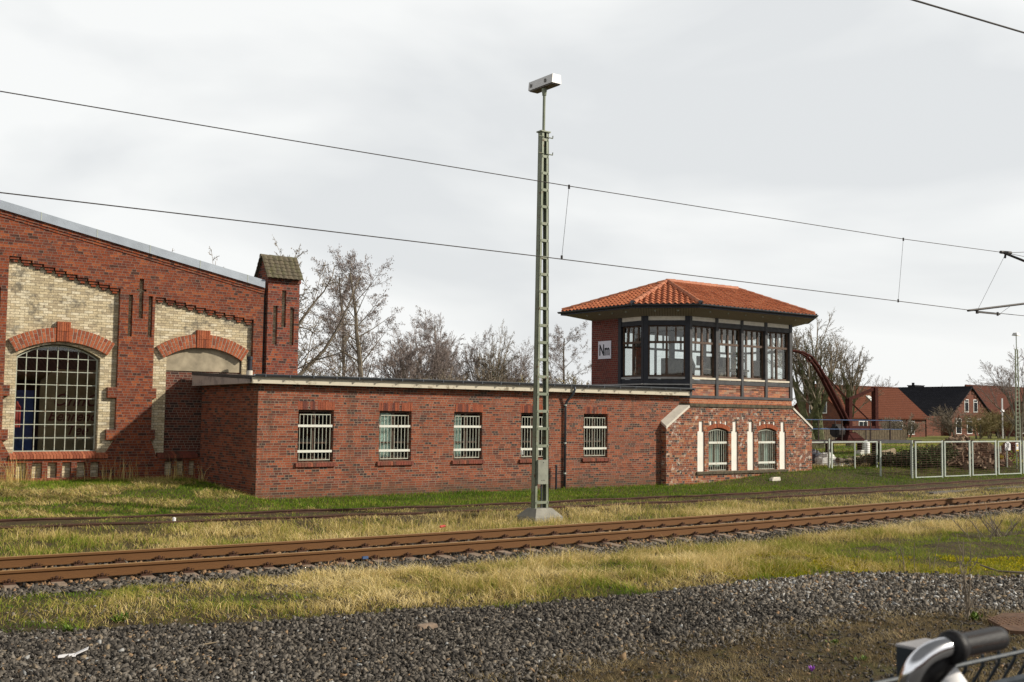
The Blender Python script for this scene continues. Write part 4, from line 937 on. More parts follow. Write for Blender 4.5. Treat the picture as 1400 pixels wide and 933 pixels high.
mb=MB(); mb.box(MX-.15,MX+.14,MY-.12,MY-.078,.84,1.40); b=mb.build('junction_box','box_grey',mast)
mb=MB(); 
for x,z in((.0,1.43),(-.04,1.02),(.02,1.02)): mb.tube([(MX+x,MY-.12,z-.09),(MX+x,MY-.127,z-.09)],.009,8)
mb.build('screw','ink',b)
mb=MB(); mb.tube([(MX,MY-.05,.3),(MX,MY-.05,.95)],.02,8); mb.build('cable_pipe','gutter',mast)
mb=MB(); mb.hexa([(MX-.40,MY-.36,-.1),(MX+.40,MY-.36,-.1),(MX+.40,MY+.36,-.1),(MX-.40,MY+.36,-.1)]+[(MX-.40,MY-.36,.10),(MX+.40,MY-.36,.10),(MX+.40,MY+.36,.10),(MX-.40,MY+.36,.10)])
mb.hexa([(MX-.40,MY-.36,.10),(MX+.40,MY-.36,.10),(MX+.40,MY+.36,.10),(MX-.40,MY+.36,.10),(MX-.23,MY-.17,.29),(MX+.23,MY-.17,.29),(MX+.23,MY+.17,.29),(MX-.23,MY+.17,.29)]); mb.build('concrete_foot','concrete',mast)
mb=MB(); mb.box(MX-.14,MX+.14,MY-.10,MY+.10,zt,zt+.03); mb.build('cap_plate','steel_green',mast)
for z in(8.98,8.58):
    mb=MB()
    for e in(-1,1): mb.tube([(MX+e*.05,MY-.085,z),(MX+e*.21,MY-.085,z),(MX+e*.215,MY-.085,z+.06)],[.014,.014,.014],6)
    mb.build('step_iron','steel_green',mast)
mb=MB(); mb.tube([(MX+.0,MY,9.1),(MX+.01,MY,10.22)],.035,10); mb.build('pole','steel_green',mast)
LX,LZ=MX+.03,10.20
def lampbox():
    # long box along the track-crossing direction, near end towards the camera side
    w=.14;mb=MB(); y0,y1=MY-.44,MY+.48
    mb.hexa([(LX-w,y0,LZ),(LX+w,y0,LZ),(LX+w,y1,LZ),(LX-w,y1,LZ),(LX-w+.02,y0,LZ+.21),(LX+w-.02,y0,LZ+.21),(LX+w-.02,y1,LZ+.21),(LX-w+.02,y1,LZ+.21)])
    b=mb.build('lamp_housing','lamp_body',mast)
    mb=MB(); mb.box(LX-w+.02,LX+w-.02,y0+.03,y1-.03,LZ-.025,LZ-.002); mb.build('lamp_cover','lamp_under',b)
    mb=MB()
    for y in(MY-.2,MY+.35): mb.box(LX-w-.012,LX-w+.0,y,y+.05,LZ+.06,LZ+.14)
    mb.build('latch','lamp_under',b)
lampbox()
mb=MB(); mb.tube([(MX+.01,MY,10.0),(MX+.01,MY,10.21)],[.05,.075],10); mb.build('pole_clamp','steel_green',mast)
# ================================================================== OVERHEAD LINE
def wire(mb,pts,r,n=6): mb.tube(pts,r,n)
ol=thing('overhead_line',(15,16.6,5.5),'overhead contact and messenger wires strung with thin droppers above the main track','overhead line')
def cy(px,py,Y): p=pY(px,py,Y); return Vector(p)
cpx=[(-400,201),(0,263.5),(370,307),(735,350.5),(1228,412),(1335,425.5),(1400,432),(1500,442)]
cw=[cy(a,b,16.5) for a,b in cpx]; mb=MB(); wire(mb,cw,.0095); mb.build('contact_wire','wire',ol)
mpx=[(-400,47),(0,125),(400,192.5),(780,255),(1235,327),(1375,346),(1500,341)]
mw=[cy(a,b,16.6) for a,b in mpx]; mb=MB(); wire(mb,mw,.0085); mb.build('messenger_wire','wire',ol)
mb=MB(); wire(mb,[cy(1375,346,16.6),cy(1400,351,16.6),cy(1500,371,16.6)],.007); mb.build('auxiliary_wire','wire',ol)
for a,b in(((778,255),(768,353)),((1235,327),(1228,412)),((1375,347),(1336,425))):
    p,q=cy(*a,16.6),cy(*b,16.5); mb=MB(); wire(mb,[p,q],.0045 if a[0]<1300 else .005,5); d=mb.build('dropper','wire',ol)
    mb=MB(); mb.tube([p+Vector((0,0,.03)),p-Vector((0,0,.05))],.022,6); mb.tube([q+Vector((0,0,.05)),q-Vector((0,0,.03))],.022,6); mb.build('dropper_clamp','wire',d)
mb=MB(); wire(mb,[cy(1000,-72,9.0),cy(1248,0,9.0),cy(1400,45,9.0),cy(1700,136,9.0)],.014); top('feeder_cable',mb,'wire','thick dark cable crossing the top right corner of the sky','cable')
ct=thing('catenary_bracket',tuple(cy(1490,480,13.5)),'dark tubular cantilever arms holding the contact wire at the right picture edge','bracket')
p0=cy(1375,346,16.6)
mb=MB(); e1=cy(1370,345,16.6); b1_=cy(1400,357,16.2); b1_=e1+(b1_-e1)*3.2; mb.tube([e1,b1_],.035,8); mb.tube([cy(1368,345,16.6),cy(1382,346,16.6)],.045,8); mb.tube([p0,cy(1374,353,16.6)],.03,8); mb.build('top_arm','wire',ct)
mb=MB(); a=cy(1323,425,16.55); b=cy(1400,415.5,16.1); mb.tube([a,a+(b-a)*2.2],.03,8); mb.build('lower_arm','wire',ct)
mb=MB(); mb.tube([cy(1336,423,16.5),cy(1336,429,16.5)],.04,8); mb.tube([cy(1336,427,16.5),cy(1367,430,16.4)],.02,8); mb.tube([cy(1364,427,16.4),cy(1364,432,16.4)],.03,8); mb.tube([cy(1366,430,16.4),cy(1381,419,16.3)],.005,5); mb.build('steady_arm','wire',ct)
mb=MB(); q=e1+(b1_-e1); mb.tube([(q.x,q.y,-.1),(q.x,q.y,8.2)],[.16,.12],10); mb.build('support_post','galv',ct)
# ================================================================== WIRE MESH FENCE PANELS
def panel(p,q,z0,z1,label,mat='galv',topdark=False,mid=False):
    fr=Fr(p,q); L=fr.L; t=thing('mesh_fence',(p[0],p[1],z0),label,'fence panel','wire mesh fence panels beside the siding'); w=.07
    mb=MB(); mb.box(0,w,-.02,.02,z0,z1,fr); mb.box(L-w,L,-.02,.02,z0,z1,fr); mb.box(w,L-w,-.02,.02,z0,z0+.04,fr)
    if not topdark: mb.box(w,L-w,-.02,.02,z1-.05,z1,fr)
    if mid: mb.box(L*.0+L/2-.025,L/2+.025,-.018,.018,z0+.04,z1-.05,fr)
    mb.build('frame',mat,t)
    if topdark: mb=MB(); mb.box(w,L-w,-.025,.025,z1-.09,z1+.02,fr); mb.build('top_bar','timber_grey',t)
    ms=MB(); n=int((z1-z0)/.085)
    for i in range(1,n): z=z0+(z1-z0)*i/n; ms.box(w,L-w,-.004,.004,z-.005,z+.005,fr)
    for i in range(1,int(L/.42)+1): s=L*i/(int(L/.42)+1); ms.box(s-.004,s+.004,.004,.010,z0,z1,fr)
    ms.build('mesh','rail_old',t)
    return t
Yp=25.5
X_=lambda px,Y:float(pY(px,628,Y)[0])
segs=[(1251,1288.5),(1291,1326),(1329,1361.5),(1364.5,1395.5),(1398.5,1431),(1434,1464)]
lab=['mesh panel standing in front of the green bush, next right of the dark-topped one','mesh panel in front of the left half of the rubble pile','mesh panel in front of the right half of the rubble pile','mesh panel in front of the 31 sign and reddish heap','mesh panel cut by the right picture edge','mesh panel beyond the right picture edge']
for (a,b),l in zip(segs,lab): panel((X_(a,Yp),Yp),(X_(b,Yp),Yp),.17,1.60,l)
panel((float(pY(1203,628,26.5)[0]),26.5),(float(pY(1246.5,628,26.5)[0]),26.5),.15,1.59,'mesh panel with dark thick top bar left of the green bush',topdark=True)
panel((float(pY(1136.5,628,28.3)[0]),28.3),(float(pY(1199.5,628,28.3)[0]),28.3),.15,1.53,'wide mesh panel with a middle upright in front of the fallen logs',mid=True)
panel((float(pY(1098,628,28.9)[0]),28.9),(float(pY(1133.5,628,28.9)[0]),28.9),.17,1.51,'mesh panel half hidden behind the signal box corner')
for px,Y,l in((1248.7,25.6,'fence post left of the bush panel'),(1289.8,25.5,'fence post between bush panel and rubble panel'),(1327.5,25.5,'fence post in the middle of the rubble pile'),(1363,25.5,'fence post left of the 31 sign'),(1397,25.5,'fence post at the right picture edge'),(1135,28.7,'fence post nearest the signal box')):
    mb=MB(); x=X_(px,Y); mb.box(x-.03,x+.03,Y+.03,Y+.09,.0,1.63); top('fence_post',mb,'galv','pale metal '+l,'post','posts of the wire mesh fence')
# near dark double-rod fence at the platform edge
YN=1.028; nf=thing('rod_mat_fence',(1.6,YN,.8),'dark anthracite bent-wire mat fence right under the handlebar','fence')
mb=MB(); zt_=2.02*1.05-1.05*0+0; zt_=2.40-(2.40-2.02)*YN
def zN(u): return 2.40-(2.40-u)*YN
z1=zN(2.019)
for z in(z1,z1-.2,z1-.4,z1-.6,z1-.8,z1-1.0): mb.tube([(-1.0,YN-.008,z),(4.5,YN-.008,z)],.0035,6)
for e in (zN(1.978),zN(1.978)-.2): mb.box(-1,4.5,YN-.03,YN-.012,e-.006,e+.006)
mb.build('horizontal_rod','anthracite',nf)
mb=MB()
for i in range(110):
    x=-.97+i*.05; mb.tube([(x,YN,z1+.006),(x,YN,z1-.012),(x,YN+.022,z1-.05),(x,YN+.002,z1-.09),(x,YN,z1-.6),(x,YN,z1-1.15)],.003,5)
mb.build('vertical_rod','anthracite',nf)
for i,x in enumerate((1.56,4.06,-.94)):
    mb=MB(); mb.box(x,x+.08,1.037,1.075,.8,2.039); mb.build('post','anthracite',nf)
    mb=MB(); mb.box(x-.001,x+.081,1.036,1.076,2.039,2.043); mb.build('post_cap','anth_top',nf)
# platform under the camera
mb=MB(); mb.box(-40,60,-8,1.3,-.1,.78); o=mb.build('platform','asphalt'); props(o,'asphalt station platform at the photographer side','platform',kind='structure')
# ================================================================== BICYCLE (only the handlebar shows)
YBk=.85; bk=thing('bicycle',(1.2,YBk,.8),'city bicycle with chrome swept handlebar and black dimpled rubber grip','bicycle')
def q(px,py,Y=YBk): return Vector(pY(px,py,Y))
dys=(0,.004,.008,.012,.018,.026,.045,.07); bar=[q(a_,b_,YBk+d_) for (a_,b_),d_ in zip([(1296,884.5),(1281,888),(1265,896),(1253,909),(1245,924),(1240,942),(1238,968),(1241,1010)],dys)]
# extend in depth: the bar sweeps from the grip forward and back to the stem
pts=bar
pts2=[]
for a,b in zip(pts,pts[1:]):
    for k in range(4): pts2.append(a.lerp(b,k/4))
pts2.append(pts[-1])
for _ in range(3): pts2=[pts2[0]]+[(pts2[i-1]+pts2[i]*2+pts2[i+1])/4 for i in range(1,len(pts2)-1)]+[pts2[-1]]
pts2[-1]; cM=Vector((1.12,.97,1.72)); mirrored=[Vector((2*cM.x-p.x,p.y+.02,p.z-.22)) for p in pts2[::-1]]; low=[pts2[-1].lerp(cM,.5)+Vector((0,0,-.03)),cM,mirrored[0].lerp(cM,.5)+Vector((0,0,-.0))]; mirrored=low+mirrored
mb=MB(); mb.tube(pts2+mirrored,.0135,20); hb=mb.build('handlebar','chrome',bk,smooth=True)
def grip(a,b,name='grip'):
    a=Vector(a);b=Vector(b);d=b-a; mb=MB(); mb.tube([a+d*t for t in(-.02,.0,.06,.12,.14,.18,.9,.97,1.0)],[.016,.0215,.0225,.0215,.0165,.0155,.0165,.0155,.011],24); o=mb.build(name,'rubber',bk,smooth=True)
    mb=MB(); t=d.normalized(); u=t.cross(Vector((0,0,1))).normalized(); v=u.cross(t)
    for r in range(7):
        w=2*math.pi*r/7
        for i in range(15):
            c=a+d*(.24+.045*i)+(u*math.cos(w)+v*math.sin(w))*.0161; mb.box(c.x-.001,c.x+.001,c.y-.0005,c.y+.0005,c.z-.0006,c.z+.0006)
    mb.build('grip_dots','clip',o)
ga,gb=q(1298,886),q(1367,872.5); grip(ga,gb+(gb-ga)*.02)
m1=lambda p:Vector((2*cM.x-p.x,p.y+.02,p.z-.22)); c0=cM
grip(m1(ga),m1(gb))
mb=MB(); mb.tube([q(1289,897,.86),q(1276,915,.865),q(1262,934,.87)],[.014,.013,.010],10); mb.tube([q(1290,900,.86),q(1285,912,.87),q(1270,935,.88)],[.018,.014,.01],10); mb.build('brake_lever','rubber',bk,smooth=True)
cx=c0.x; cyk=c0.y
mb=MB(); mb.tube([(cx,cyk,c0.z),(cx,cyk+.03,c0.z-.08),(cx+.0,cyk-.02,c0.z-.25)],.014,12); mb.build('stem','chrome',bk,smooth=True)
mb=MB(); mb.tube([q(1286,918,.9),q(1296,945,.9)],[.022,.03],16); mb.build('lamp_shell','paper',bk,smooth=True)
# frame and wheels below the picture: bike points along +y? it leans parallel to the fence
def whl(x,z,name):
    mb=MB(); pts=[(x+.34*math.cos(a),cyk-.02,z+.34*math.sin(a)) for a in np.linspace(0,2*math.pi,37)]; mb.tube(pts,.018,8,cap=False); o=mb.build('wheel','rubber',bk,smooth=True)
    mb=MB(); pts=[(x+.315*math.cos(a),cyk-.02,z+.315*math.sin(a)) for a in np.linspace(0,2*math.pi,37)]; mb.tube(pts,.01,6,cap=False)
    for i in range(18): a=i*math.pi/9; mb.tube([(x,cyk-.02,z),(x+.31*math.cos(a),cyk-.02,z+.31*math.sin(a))],.0015,4)
    mb.build('rim','chrome',o)
hz=c0.z-.25; wx=cx+.22
whl(wx,1.14,'f'); whl(wx-1.05,1.14,'r')
mb=MB(); Pb=(wx-.55,cyk-.02,1.1); Ph=(cx+.05,cyk-.02,hz-.1); Ps=(wx-.72,cyk-.02,1.62)
for a_,b_ in(((cx,cyk-.02,hz),Ph),(Ph,(wx,cyk-.02,1.14)),(Ph,Pb),(Pb,Ps),((cx+.02,cyk-.02,hz-.02),Ps),(Pb,(wx-1.05,cyk-.02,1.14)),(Ps,(wx-1.05,cyk-.02,1.14))): mb.tube([a_,b_],.014,8)
mb.build('frame','anthracite',bk)
mb=MB(); mb.tube([(wx-.9,cyk-.02,1.68),(wx-.75,cyk-.02,1.70),(wx-.6,cyk-.02,1.69)],[.09,.07,.02],10); mb.build('saddle','rubber',bk)
# ================================================================== TREES (bare, early spring)
def rvec(r): return Vector((r.gauss(0,1),r.gauss(0,1),r.gauss(0,1))).normalized()
def grow(rd,seed_pt,dirn,length,rad,depth,P,trunk,crown,tips):
    """recursive limb; P = params"""
    n=max(2,int(length/P['seg'])); p=Vector(seed_pt); d=Vector(dirn).normalized(); pts=[p.copy()]; rs=[rad]; endr=rad*P['taper']
    for i in range(n):
        d=(d+rvec(rd)*P['wob']+Vector((0,0,P['up'] if depth<3 else P['uptw']))).normalized(); p=p+d*(length/n); pts.append(p.copy()); rs.append(rad+(endr-rad)*(i+1)/n)
    mb=trunk if depth<=P['tl'] else crown
    mb.tube(pts,[max(r,P['minr']) for r in rs],6 if depth==0 else (4 if depth<2 else 3),cap=False)
    if depth>=P['maxd']: tips.append((pts[-1],d)); return
    k=P['kids'][min(depth,len(P['kids'])-1)]; st=P['start'][min(depth,len(P['start'])-1)]
    for j in range(k):
        f=st+(1-st)*(j+rd.random()*.9)/k; f=min(f,.99); idx=f*(len(pts)-1); i0=int(idx); a=pts[i0].lerp(pts[i0+1],idx-i0)
        td=(pts[i0+1]-pts[i0]).normalized(); sd=td.cross(rvec(rd)).normalized(); an=R(rd.uniform(*P['ang'][min(depth,len(P['ang'])-1)])); nd=td*math.cos(an)+sd*math.sin(an)
        ln=length*P['ratio'][min(depth,len(P['ratio'])-1)]*rd.uniform(.7,1.15)*(1.25-.65*f if depth==0 else 1-.35*f)
        rr=(rad+(endr-rad)*f)*P['rr']
        grow(rd,a,nd,ln,rr,depth+1,P,trunk,crown,tips)
    tips.append((pts[-1],d))
    if depth>0: grow(rd,pts[-1],d,length*.4,endr,depth+1,P,trunk,crown,tips)
STY={
 'alder':dict(seg=.8,taper=.25,wob=.09,up=.05,uptw=.05,tl=1,maxd=4,kids=[22,5,4,4],start=[.25,.25,.2,.1],ang=[(35,62),(30,60),(30,65)],ratio=[.25,.5,.5,.5],rr=.42,minr=.007),
 'broad':dict(seg=.6,taper=.5,wob=.15,up=.08,uptw=.02,tl=1,maxd=5,kids=[6,4,3,3,3],start=[.3,.3,.3,.2],ang=[(15,38),(20,42),(20,45),(20,50)],ratio=[.8,.66,.6,.6,.6],rr=.55,minr=.008),
 'wild':dict(seg=.6,taper=.5,wob=.24,up=.01,uptw=-.03,tl=2,maxd=5,kids=[7,4,4,3,3],start=[.25,.2,.2,.1],ang=[(35,75),(30,65),(30,70),(30,70)],ratio=[.72,.62,.55,.5,.5],rr=.5,minr=.008),
 'birch':dict(seg=.7,taper=.25,wob=.09,up=.06,uptw=-.10,tl=0,maxd=4,kids=[15,5,4,4],start=[.25,.2,.1,.1],ang=[(20,42),(25,50),(20,60)],ratio=[.32,.55,.55,.5],rr=.40,minr=.007),
 'bush':dict(seg=.35,taper=.5,wob=.2,up=.02,uptw=0,tl=0,maxd=3,kids=[7,6,5,4],start=[.2,.15,.1,.1],ang=[(20,60),(25,60),(25,60)],ratio=[.6,.6,.55,.5],rr=.6,minr=.009),
}
def tree(px,Y,ztop,style,seed,label,bark='bark',twig='twig',r0=.16,cat='tree',name='bare_tree',group='bare trees behind the annex roof',scale_h=1.0,stems=1,lean=0,buds=True,budmat='twig',wmul=1,X=None):
    rd=random.Random(seed); P=dict(STY[style]); x=float(pY(px,600,Y)[0]) if X is None else X; z0=g1(x,Y)-.1
    t=thing(name,(x,Y,z0),label,cat,group); tr=MB();cr=MB();tips=[]
    H=ztop-z0
    for sidx in range(stems):
        a=rd.uniform(0,6.28); o=Vector((math.cos(a),math.sin(a),0))*(.18*sidx)
        ll=H*(.98 if style in('alder','birch') else .46)*(1 if sidx==0 else rd.uniform(.75,1))
        grow(rd,Vector((x,Y,z0))+o,Vector((lean+ (o.x*.6 if stems>1 else 0),o.y*.6,1)),ll,r0,0,P,tr,cr,tips)
    zm=max(v[2] for v in cr.v); f=H/(zm-z0)
    for mb in(tr,cr): mb.v=[(x+(a-x)*f*wmul,Y+(b-Y)*f*wmul,z0+(c-z0)*f) for a,b,c in mb.v]
    if buds:
        for p,d in tips:
            q=Vector((x+(p.x-x)*f*wmul,Y+(p.y-Y)*f*wmul,z0+(p.z-z0)*f))
            if rd.random()<(.8 if style=='alder' else .25):
                for _ in range(2):
                    e=rvec(rd)*.10; s=rvec(rd)*.028; cr.add([q+e-s,q+e+s,q+e+Vector((0,0,-.07))+s*.3],[(0,1,2)])
    tr.build('trunk',bark,t); cr.build('crown',twig,t); return t
G1='bare trees behind the annex roof'
tree(380,44,9.9,'wild',11,'spreading bare tree rising directly behind the brick corner stack',r0=.2,lean=.05,wmul=.85,twig='twig_brown')
tree(425,50,6.6,'wild',27,'low wide-limbed bare tree just right of the corner stack','bark_green','twig_brown',r0=.15,lean=-.1,wmul=1.15)
tree(474,52,10.9,'alder',13,'slim bare alder, left one of the two tallest trees',r0=.15,wmul=1.0)
tree(497,50,11.1,'alder',14,'tallest bare alder with thick pale trunk right of the slim one',r0=.2,wmul=1.1)
tree(568,62,9.3,'broad',15,'purple-brown twiggy tree in the middle of the annex roofline',r0=.15,stems=2)
tree(535,60,7.4,'broad',25,'lower twiggy tree filling the gap right of the tallest alder',r0=.12,stems=2)
tree(590,66,8.6,'birch',71,'fine grey birch between the purple-brown tree and the next bare tree','birch','twig',r0=.10,stems=2)
tree(548,64,8.2,'alder',72,'slender bare tree closing the gap right of the tallest alder',r0=.11)
tree(698,70,7.9,'broad',73,'small fine bare tree between the fan-shaped tree and the thin birch',r0=.10,stems=2,wmul=.8)
tree(622,68,8.4,'broad',74,'fine twiggy tree left of the double-stemmed birch',r0=.10,stems=2,wmul=.8)
tree(603,64,9.9,'alder',16,'bare tree above the gap between second and third barred windows',r0=.14,wmul=.95)
tree(641,66,9.0,'birch',17,'pale double-stemmed birch above the third barred window','birch','twig',r0=.11,stems=2)
tree(671,66,9.5,'broad',18,'fan-shaped bare tree left of the lamp mast','bark_green','twig_brown',r0=.2,stems=3,wmul=.8)
tree(720,70,8.9,'birch',19,'thin pale birch immediately left of the lamp mast','birch','twig',r0=.10,wmul=.9)
tree(762,64,9.6,'alder',20,'bare crooked tree immediately right of the lamp mast',r0=.15,wmul=1.15)
G2='low bushes along the annex roofline'
for i,(px,zt,l) in enumerate([(585,5.3,'low grey bush between the middle roofline trees'),(625,6.0,'low dense bush at the foot of the pale birch'),(700,5.9,'low brown bush just left of the thin birch'),(742,5.6,'low bush right at the mast, above the roof'),(790,5.7,'low yellowish bush beside the signal box wall'),(808,5.0,'small bush touching the signal box wall'),(655,5.2,'low bush under the fan-shaped tree'),(545,5.0,'low bush left of the purple-brown tree'),(510,4.9,'low bush behind the tallest alder')]):
    tree(px,60,zt,'bush',40+i,l,'bark','shrub_leaf' if px==790 else 'twig_brown',r0=.07,cat='bush',name='bare_bush',group=G2,stems=5,wmul=1.4,buds=True)
tree(1118,56,11.5,'broad',31,'large ivy-clad bare tree right behind the signal box','bark_green','twig_brown',r0=.3,group=None,stems=3,wmul=1.05)
tree(1160,60,10.4,'broad',36,'rounded bare tree standing behind the curved crane arm','bark_green','twig_brown',r0=.25,group=None,stems=2,wmul=1.0)
# ivy on its stems
mb=MB(); rd=random.Random(5); xi=float(pY(1115,600,56)[0])
for _ in range(2600):
    z=rd.uniform(.5,9); sx=rd.choice((-.9,-.2,.7,1.3)); c=Vector((xi+sx*(z/7)+rd.gauss(0,.22+.04*z*.3),56+rd.gauss(0,.3),z)); a=rvec(rd)*.09;b=rvec(rd)*.09; mb.add([c,c+a,c+b],[(0,1,2)])
top('ivy',mb,'ivy','dark ivy climbing the stems of the big tree behind the signal box','ivy',base=(xi,56,.3))
for i,(px,Y,zt,st,l) in enumerate([(1205,120,10.6,'broad','far bare tree left of the black-roofed house chimney'),(1222,125,9.8,'bush','far low bare tree beside the far one, above the red roof'),(1190,110,9.8,'bush','far twiggy bush at the right foot of the rounded tree'),(1372,118,12.8,'birch','drooping far birch left of the distant lamp mast'),(1355,122,11.2,'birch','fainter far birch left of the drooping one'),(1398,70,11.6,'broad','bare tree cut by the right picture edge'),(1290,130,10.2,'bush','faint far twigs above the black roof')]):
    tree(px,Y,zt,st,60+i,l,'birch' if st=='birch' else 'bark','twig',r0=.14,group='bare trees around the far houses',stems=2,wmul=1.2,buds=True)
for i,(px,Y,zt,l,mt) in enumerate([(1300,86,4.8,'bare greenish sapling between the two far houses','twig_brown'),(1352,84,4.6,'yellow-leaved shrub in front of the right far gable','shrub_leaf'),(1335,82,3.6,'lower yellowish shrub in front of the right far gable','shrub_leaf'),(1378,84,4.7,'brown shrub below the far lamp mast','shrub_leaf'),(1395,80,3.7,'brown shrub at the right picture edge','twig_brown'),(1240,88,3.6,'thin bare shrub in front of the red-roofed house','twig_brown'),(1225,86,3.0,'low bare shrub left of the thin one','twig_brown')]):
    tree(px,Y,zt,'bush',80+i,l,'bark',mt,r0=.06,cat='shrub',name='shrub',group='shrubs in front of the far houses',stems=4,wmul=1.5)
# distant hedge line and treeline to close the horizon
def treeline(name,label,x0,x1,y0,y1,h,n,seed,mat='twig_brown'):
    rd=np.random.default_rng(seed); t=rd.random(n); X=x0+(x1-x0)*t; Y=y0+(y1-y0)*t+rd.normal(0,4,n); hh=h*(.5+.6*vn(X,Y,9,seed)); Z=rd.random(n)**.8*hh
    mb=MB(); w=.35 if n<20000 else .2
    for x,y,z in zip(X,Y,Z): a=rd.normal(0,w,3);b=rd.normal(0,w,3); mb.add([(x,y,z),(x+a[0],y+a[1],z+a[2]),(x+b[0],y+b[1],z+b[2])],[(0,1,2)])
    o=top(name,mb,mat,label,'wood',base=((x0+x1)/2,(y0+y1)/2,0)); o['kind']='stuff'
treeline('distant_wood','far wood of bare trees on the horizon behind the houses',40,420,230,60,9,7000,3)
st_=thing('reflection_building',(35,-28,0),'invented long brick building behind the camera, added for the window reflections','building')  # made-up building out of view, shaped to darken reflections in the glass
mb=MB(); FS_=Fr((110,-22),(-40,-22)); wall(mb,FS_,0,150,-.2,5.0,[(4+i*5,5.6+i*5,1.3,3.4) for i in range(29)],-.35,0); mb.box(-40,110,-34,-33.6,-.2,5.0); mb.box(-40,-39.6,-33.6,-22.4,-.2,5.0); mb.box(109.6,110,-33.6,-22.4,-.2,5.0); mb.build('wall','brick_far',st_)
mb=MB()
for ya,yb in((-21.5,-28),(-34.5,-28)): mb.hexa([(-41,ya,4.8),(111,ya,4.8),(111,yb,7.1),(-41,yb,7.1),(-41,ya,5.0),(111,ya,5.0),(111,yb,7.3),(-41,yb,7.3)])
mb.build('roof','far_red',st_); mb=MB(); mb.box(-39.5,109.5,-22.32,-22.28,.5,4.7); mb.build('pane','win_dark',st_)
treeline('distant_wood','far wood of bare trees on the horizon behind the factory',-160,60,200,230,8,6000,4)
# ================================================================== FAR HOUSES
def house(name,label,x0,x1,y0,y1,eave,ridge,axis,roofmat,wins,gwins,chim=None,ex=.35):
    t=thing(name,((x0+x1)/2,(y0+y1)/2,0),label,'house','brick houses beyond the yard')
    mb=MB(); th=.3
    mb.box(x0,x1,y0,y0+th,-.3,eave);mb.box(x0,x1,y1-th,y1,-.3,eave);mb.box(x0,x0+th,y0,y1,-.3,eave);mb.box(x1-th,x1,y0,y1,-.3,eave)
    if axis=='x':
        ym=(y0+y1)/2
        for a in(x0,x1-th): mb.add([(a,y0,eave),(a,y1,eave),(a,ym,ridge-.1),(a+th,y0,eave),(a+th,y1,eave),(a+th,ym,ridge-.1)],[(0,2,1),(3,4,5),(0,3,5,2),(1,2,5,4)])
    else:
        xm=(x0+x1)/2
        for a in(y0,y1-th): mb.add([(x0,a,eave),(x1,a,eave),(xm,a,ridge-.1),(x0,a+th,eave),(x1,a+th,eave),(xm,a+th,ridge-.1)],[(0,1,2),(3,5,4),(0,2,5,3),(1,4,5,2)])
    mb.build('wall','brick_far',t); mb=MB(); k=.16
    if axis=='x':
        ym=(y0+y1)/2; hy=(y1-y0)/2; sl=(ridge-eave)/hy; e=.4
        for sg in(-1,1):
            a,b=(ym+sg*(hy+e),eave-sl*e),(ym,ridge); mb.hexa([(x0-ex,a[0],a[1]),(x1+ex,a[0],a[1]),(x1+ex,b[0],b[1]),(x0-ex,b[0],b[1]),(x0-ex,a[0],a[1]+k),(x1+ex,a[0],a[1]+k),(x1+ex,b[0],b[1]+k),(x0-ex,b[0],b[1]+k)])
        rp,rq=(x0-ex,ym,ridge+k),(x1+ex,ym,ridge+k)
    else:
        xm=(x0+x1)/2; hx=(x1-x0)/2; sl=(ridge-eave)/hx; e=.4
        for sg in(-1,1):
            a,b=(xm+sg*(hx+e),eave-sl*e),(xm,ridge); mb.hexa([(a[0],y0-ex,a[1]),(b[0],y0-ex,b[1]),(b[0],y1+ex,b[1]),(a[0],y1+ex,a[1]),(a[0],y0-ex,a[1]+k),(b[0],y0-ex,b[1]+k),(b[0],y1+ex,b[1]+k),(a[0],y1+ex,a[1]+k)])
        rp,rq=(xm,y0-ex,ridge+k),(xm,y1+ex,ridge+k)
    ro=mb.build('roof',roofmat,t); mb=MB(); mb.tube([rp,rq],.13,6); mb.build('ridge',roofmat,ro)
    for a,b,z0,z1 in wins:   # on the -y side
        f=MB(); f.box(a,b,y0-.05,y0-.01,z0,z1); w=f.build('window','white_paint',t); p=MB(); c=(a+b)/2
        p.box(a+.09,c-.05,y0-.07,y0-.052,z0+.1,z1-.1); p.box(c+.05,b-.09,y0-.07,y0-.052,z0+.1,z1-.1); p.build('pane','win_dark',w)
    for a,b,z0,z1 in gwins:
        f=MB();p=MB()
        if axis=='x': f.box(x0-.05,x0-.01,a,b,z0,z1); p.box(x0-.07,x0-.052,a+.12,b-.12,z0+.12,z1-.5); p.box(x0-.07,x0-.052,a+.12,b-.12,z1-.42,z1-.1)
        else: f.box(a,b,y0-.05,y0-.01,z0,z1); p.box(a+.12,b-.12,y0-.07,y0-.052,z0+.12,z1-.5); p.box(a+.12,b-.12,y0-.07,y0-.052,z1-.42,z1-.1)
        w=f.build('window','white_paint',t); p.build('pane','win_dark',w)
    if chim: mb=MB(); cx_,cy_,cz0,cz1=chim; mb.box(cx_-.9,cx_+.9,cy_-.4,cy_+.4,cz0,cz1); mb.box(cx_-1,cx_+1,cy_-.5,cy_+.5,cz1,cz1+.12); mb.tube([(cx_-.5,cy_,cz1+.1),(cx_-.5,cy_,cz1+.5)],.2,8); mb.build('chimney','far_black',ro)
    return t
